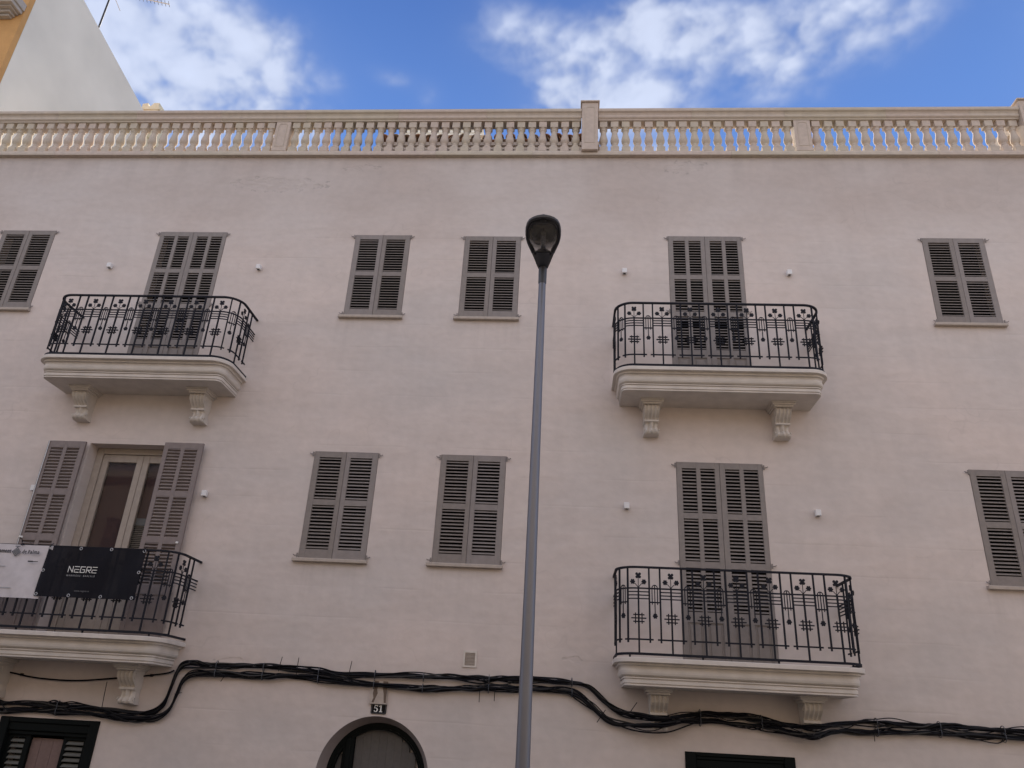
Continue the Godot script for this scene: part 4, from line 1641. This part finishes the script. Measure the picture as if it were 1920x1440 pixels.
	part("latch", s, M.lamp_black, head)
	for g in [-1.0, 1.0]:
		s = st()
		cbox(s, Vector3(g * 0.068 - 0.010 + 0.007, yb - 0.026, 0.236), Vector3(g * 0.068 + 0.010 + 0.007, yb - 0.004, 0.262), 0.004)
		part("hinge", s, M.lamp_black, head)


func resample(p: Array, n: int) -> Array:
	var c := []
	var lens: Array[float] = [0.0]
	for i in p.size():
		var a: Vector2 = p[i]
		var b: Vector2 = p[(i + 1) % p.size()]
		lens.append(lens[i] + a.distance_to(b))
	for k in n:
		var l := lens[p.size()] * k / n
		var i := 0
		while lens[i + 1] < l:
			i += 1
		var a: Vector2 = p[i]
		var b: Vector2 = p[(i + 1) % p.size()]
		c.append(a.lerp(b, (l - lens[i]) / maxf(lens[i + 1] - lens[i], 1e-6)))
	return c


func strip(s: SurfaceTool, loops: Array, ctr: Vector2, yb: float, smooth := false) -> void:
	for i in loops.size() - 1:
		var n: int = loops[i].size()
		for k in n:
			var a: Vector3 = loops[i][k]
			var b: Vector3 = loops[i][(k + 1) % n]
			var c: Vector3 = loops[i + 1][(k + 1) % n]
			var d: Vector3 = loops[i + 1][k]
			var f := (c - a).cross(b - a).normalized()
			if f.y > 0.0:
				f = -f
			if smooth:
				var o := Vector3(ctr.x, yb + 0.15, ctr.y)
				tri(s, a, b, c, (a - o).normalized(), (b - o).normalized(), (c - o).normalized())
				tri(s, a, c, d, (a - o).normalized(), (c - o).normalized(), (d - o).normalized())
			else:
				tri(s, a, b, c, f, f, f)
				tri(s, a, c, d, f, f, f)


# ---------------------------------------------------------------- cables
const RUN_UP := [[-9.5, 3.06, 0.05], [-8.2, 3.04, 0.05], [-7.6, 3.01, 0.05], [-6.964, 3.003, 0.05], [-6.41, 3.012, 0.05], [-5.851, 2.985, 0.05], [-5.367, 2.967, 0.06], [-5.029, 2.971, 0.05], [-4.884, 3.069, 0.05], [-4.83, 3.266, 0.05], [-4.797, 3.441, 0.05], [-4.735, 3.531, 0.05], [-4.556, 3.558, 0.05], [-4.144, 3.559, 0.05], [-3.668, 3.562, 0.05], [-3.261, 3.556, 0.05], [-2.721, 3.532, 0.05], [-2.191, 3.545, 0.05], [-1.662, 3.54, 0.05], [-1.205, 3.549, 0.05], [-0.621, 3.559, 0.05], [0.021, 3.577, 0.05], [0.277, 3.548, 0.05], [0.468, 3.403, 0.05], [0.656, 3.266, 0.06], [0.9, 3.219, 0.13], [1.134, 3.201, 0.23], [1.395, 3.256, 0.12], [1.649, 3.298, 0.052], [1.957, 3.302, 0.05], [2.26, 3.271, 0.05], [2.606, 3.209, 0.12], [2.874, 3.205, 0.23], [3.221, 3.274, 0.08], [3.588, 3.298, 0.05], [3.945, 3.299, 0.05], [4.533, 3.296, 0.05], [5.23, 3.281, 0.05], [7.4, 3.27, 0.05]]
const RUN_LOW := [[-9.5, 2.96, 0.05], [-8.2, 2.95, 0.05], [-7.6, 2.93, 0.05], [-6.935, 2.919, 0.05], [-6.388, 2.94, 0.05], [-5.833, 2.925, 0.05], [-5.35, 2.902, 0.06], [-4.98, 2.908, 0.05], [-4.802, 3.007, 0.05], [-4.735, 3.21, 0.05], [-4.686, 3.378, 0.05], [-4.546, 3.453, 0.05], [-4.127, 3.472, 0.05], [-3.649, 3.458, 0.05], [-3.246, 3.465, 0.05], [-2.709, 3.447, 0.05], [-2.176, 3.424, 0.06], [-1.65, 3.413, 0.05], [-1.261, 3.426, 0.05], [-0.616, 3.463, 0.05], [-0.104, 3.482, 0.05], [0.151, 3.441, 0.05], [0.343, 3.309, 0.05], [0.531, 3.173, 0.05], [0.779, 3.134, 0.08], [1.132, 3.133, 0.23], [1.457, 3.202, 0.09], [1.707, 3.215, 0.05], [2.134, 3.208, 0.05], [2.434, 3.183, 0.07], [2.7, 3.13, 0.18], [2.865, 3.122, 0.23], [3.212, 3.195, 0.08], [3.575, 3.202, 0.05], [4.287, 3.227, 0.05], [5.215, 3.209, 0.05], [7.4, 3.2, 0.05]]


func spline(run: Array, step: float) -> Array:
	var c := Curve3D.new()
	c.bake_interval = step
	var p: Array[Vector3] = []
	for r in run:
		p.append(Vector3(r[0], r[1], r[2]))
	for i in p.size():
		var t := (p[mini(i + 1, p.size() - 1)] - p[maxi(i - 1, 0)]) / 6.0
		c.add_point(p[i], -t, t)
	var out := []
	for q in c.get_baked_points():
		out.append(q)
	return out


func build_cables() -> void:
	var t := thing("cable_bundle", "thick bundles of black cables crossing the facade above the street door", "cable")
	var wob := fnl(77, 0.55, 2)
	var which := 0
	for run in [RUN_UP, RUN_LOW]:
		var ctr := spline(run, 0.035)
		for k in 9:
			var pts := []
			var r0: float = [0.0, 0.022, 0.024, 0.026, 0.022, 0.028, 0.024, 0.030, 0.034][k]
			for i in ctr.size():
				var p: Vector3 = ctr[i]
				var l := i * 0.035
				var a: float = TAU * k / 8.0 + l * (2.0 if k < 6 else -3.1) + 2.2 * wob.get_noise_2d(l, which * 9.0)
				var loose := 1.0 + 1.0 * wob.get_noise_2d(l * 1.3, 50.0 + k * 7.0 + which * 31.0)
				p += Vector3(0, sin(a) * r0 * loose, cos(a) * r0 * 0.8 * loose)
				p.y += 0.024 * wob.get_noise_2d(l * 1.6, 100.0 + k * 5.0 + which * 13.0)
				p.z = maxf(p.z, 0.012)
				pts.append(p)
			var s := st()
			tube(s, pts, [0.0125, 0.010, 0.0115, 0.008, 0.0105, 0.007, 0.009, 0.0065, 0.006][k], 7)
			part("cable", s, [M.cable, M.cable, M.cable_grey, M.cable, M.cable_dusty, M.cable, M.cable, M.cable, M.cable_grey][k], t)
		which += 1
	var s := st()
	tube(s, spline([[-0.009, 3.486, 0.06], [0.216, 3.343, 0.06], [0.469, 3.216, 0.06], [0.717, 3.102, 0.08], [0.955, 3.063, 0.17], [1.193, 3.075, 0.22], [1.423, 3.149, 0.11], [1.583, 3.214, 0.07]], 0.03), 0.008, 6)
	part("cable", s, M.cable, t)
	# wire ties whose ends stick out
	for q in [[-5.62, 2.96, -0.02, 0.34], [-3.50, 3.52, 0.02, 0.17], [-3.27, 3.47, 0.0, 0.22], [-2.62, 3.48, 0.02, 0.20], [-1.0, 3.42, 0.0, -0.13], [-0.82, 3.47, 0.0, -0.16], [0.50, 3.28, -0.10, -0.14], [0.78, 3.26, 0.09, 0.12], [-4.15, 3.46, -0.05, -0.09], [3.55, 3.22, 0.0, -0.12], [-4.75, 3.2, 0.09, 0.02]]:
		s = st()
		tube(s, [Vector3(q[0], q[1], 0.085), Vector3(q[0] + q[2] * 0.5, q[1] + q[3] * 0.5, 0.09), Vector3(q[0] + q[2], q[1] + q[3], 0.085)], 0.0045, 5)
		part("wire_tie", s, M.cable, t)
	for x in [-6.2, -4.3, -3.7, -3.0, -2.3, -1.7, -0.9, 0.1, 1.6, 2.3, 3.6, 4.3, 5.0]:
		for run in [RUN_UP, RUN_LOW]:
			var y := 0.0
			for i in run.size() - 1:
				if run[i][0] <= x and run[i + 1][0] > x:
					y = lerpf(run[i][1], run[i + 1][1], (x - run[i][0]) / (run[i + 1][0] - run[i][0]))
			s = st()
			var pts := []
			for i in 13:
				var a := TAU * i / 12
				pts.append(Vector3(x + 0.004 * sin(a), y + cos(a) * 0.05, 0.052 + sin(a) * 0.045))
			tube(s, pts, 0.005, 5)
			part("cable_clip", s, M.lamp_grey, t)
	# a slack single cable under the lower left balcony
	var sag := thing("slack_cable", "single slack cable hanging under the lower left balcony slab", "cable")
	s = st()
	tube(s, spline([[-7.238, 3.389, 0.03], [-6.939, 3.346, 0.03], [-6.57, 3.300, 0.04], [-6.079, 3.293, 0.04], [-5.575, 3.345, 0.03], [-5.35, 3.37, 0.02], [-4.95, 3.43, 0.03], [-4.84, 3.47, 0.04]], 0.05), 0.010, 6)
	part("cable", s, M.cable, sag)
	for p in [Vector3(-6.80, 3.33, 0.03), Vector3(-5.44, 3.36, 0.03), Vector3(-5.12, 3.40, 0.03)]:
		s = st()
		cbox(s, p - Vector3(0.016, 0.016, 0.02), p + Vector3(0.016, 0.016, 0.016), 0.004)
		part("cable_clip", s, M.cable, sag)


# ---------------------------------------------------------------- small things on the wall
func build_small_things() -> void:
	var t := thing("wall_light", "small white wall light left of the upper left balcony door", "wall light", "square white wall lights")
	var s := st()
	cbox(s, Vector3(-0.034, -0.040, 0.010), Vector3(0.034, 0.040, 0.075), 0.005)
	part("body", s, M.white_plastic, t)
	s = st()
	cbox(s, Vector3(-0.026, -0.032, -0.002), Vector3(0.026, 0.032, 0.010), 0.003)
	part("back_plate", s, M.white_plastic, t)
	s = st()
	box(s, Vector3(-0.016, -0.0415, 0.024), Vector3(0.016, -0.039, 0.058))
	part("lens", s, M.lamp_black, t)
	t.position = Vector3(-7.31, 9.385, 0)
	var g := "square white wall lights"
	for q in [[-4.883, 9.385, "small white wall light right of the upper left balcony door"], [0.778, 9.385, "small white wall light left of the upper right balcony door"], [3.20, 9.39, "small white wall light right of the upper right balcony door"], [0.775, 5.765, "small white wall light left of the lower right balcony door"], [3.22, 5.755, "small white wall light right of the lower right balcony door"], [-7.40, 5.735, "small white wall light half hidden by the open shutter's outer edge"], [-4.95, 5.74, "small white wall light right of the open shutters"]]:
		dup(t, "wall_light", q[2], g, Vector3(q[0], q[1], 0))
	var p := thing("house_number", "black enamel plaque with white number 51 above the arched door", "plaque", "", Vector3(-2.218, 3.158, 0))
	s = st()
	var poly := PackedVector2Array()
	for c in [[1, 1, 0], [-1, 1, 1], [-1, -1, 2], [1, -1, 3]]:
		for k in 5:
			var a: float = PI / 2 * c[2] + PI / 2 * k / 4
			poly.append(Vector2(c[0] * 0.080 + cos(a) * 0.014, c[1] * 0.042 + sin(a) * 0.014))
	plate(s, poly, 0.0, 0.012)
	part("plate", s, M.plaque, p)
	s = st()
	for e in [[[-0.083, 0.046], [0.083, 0.046]], [[-0.083, -0.046], [0.083, -0.046]], [[-0.083, -0.046], [-0.083, 0.046]], [[0.083, -0.046], [0.083, 0.046]]]:
		stroke(s, [Vector2(e[0][0], e[0][1]), Vector2(e[1][0], e[1][1])], 0.003)
	part("border", s, M.print_dim, p, Vector3(0, 0, 0.0125))
	letters("51", 0.105, M.enamel_white, p, Vector3(-0.002, 0.002, 0.013), "Droid Serif", true, 0.95)
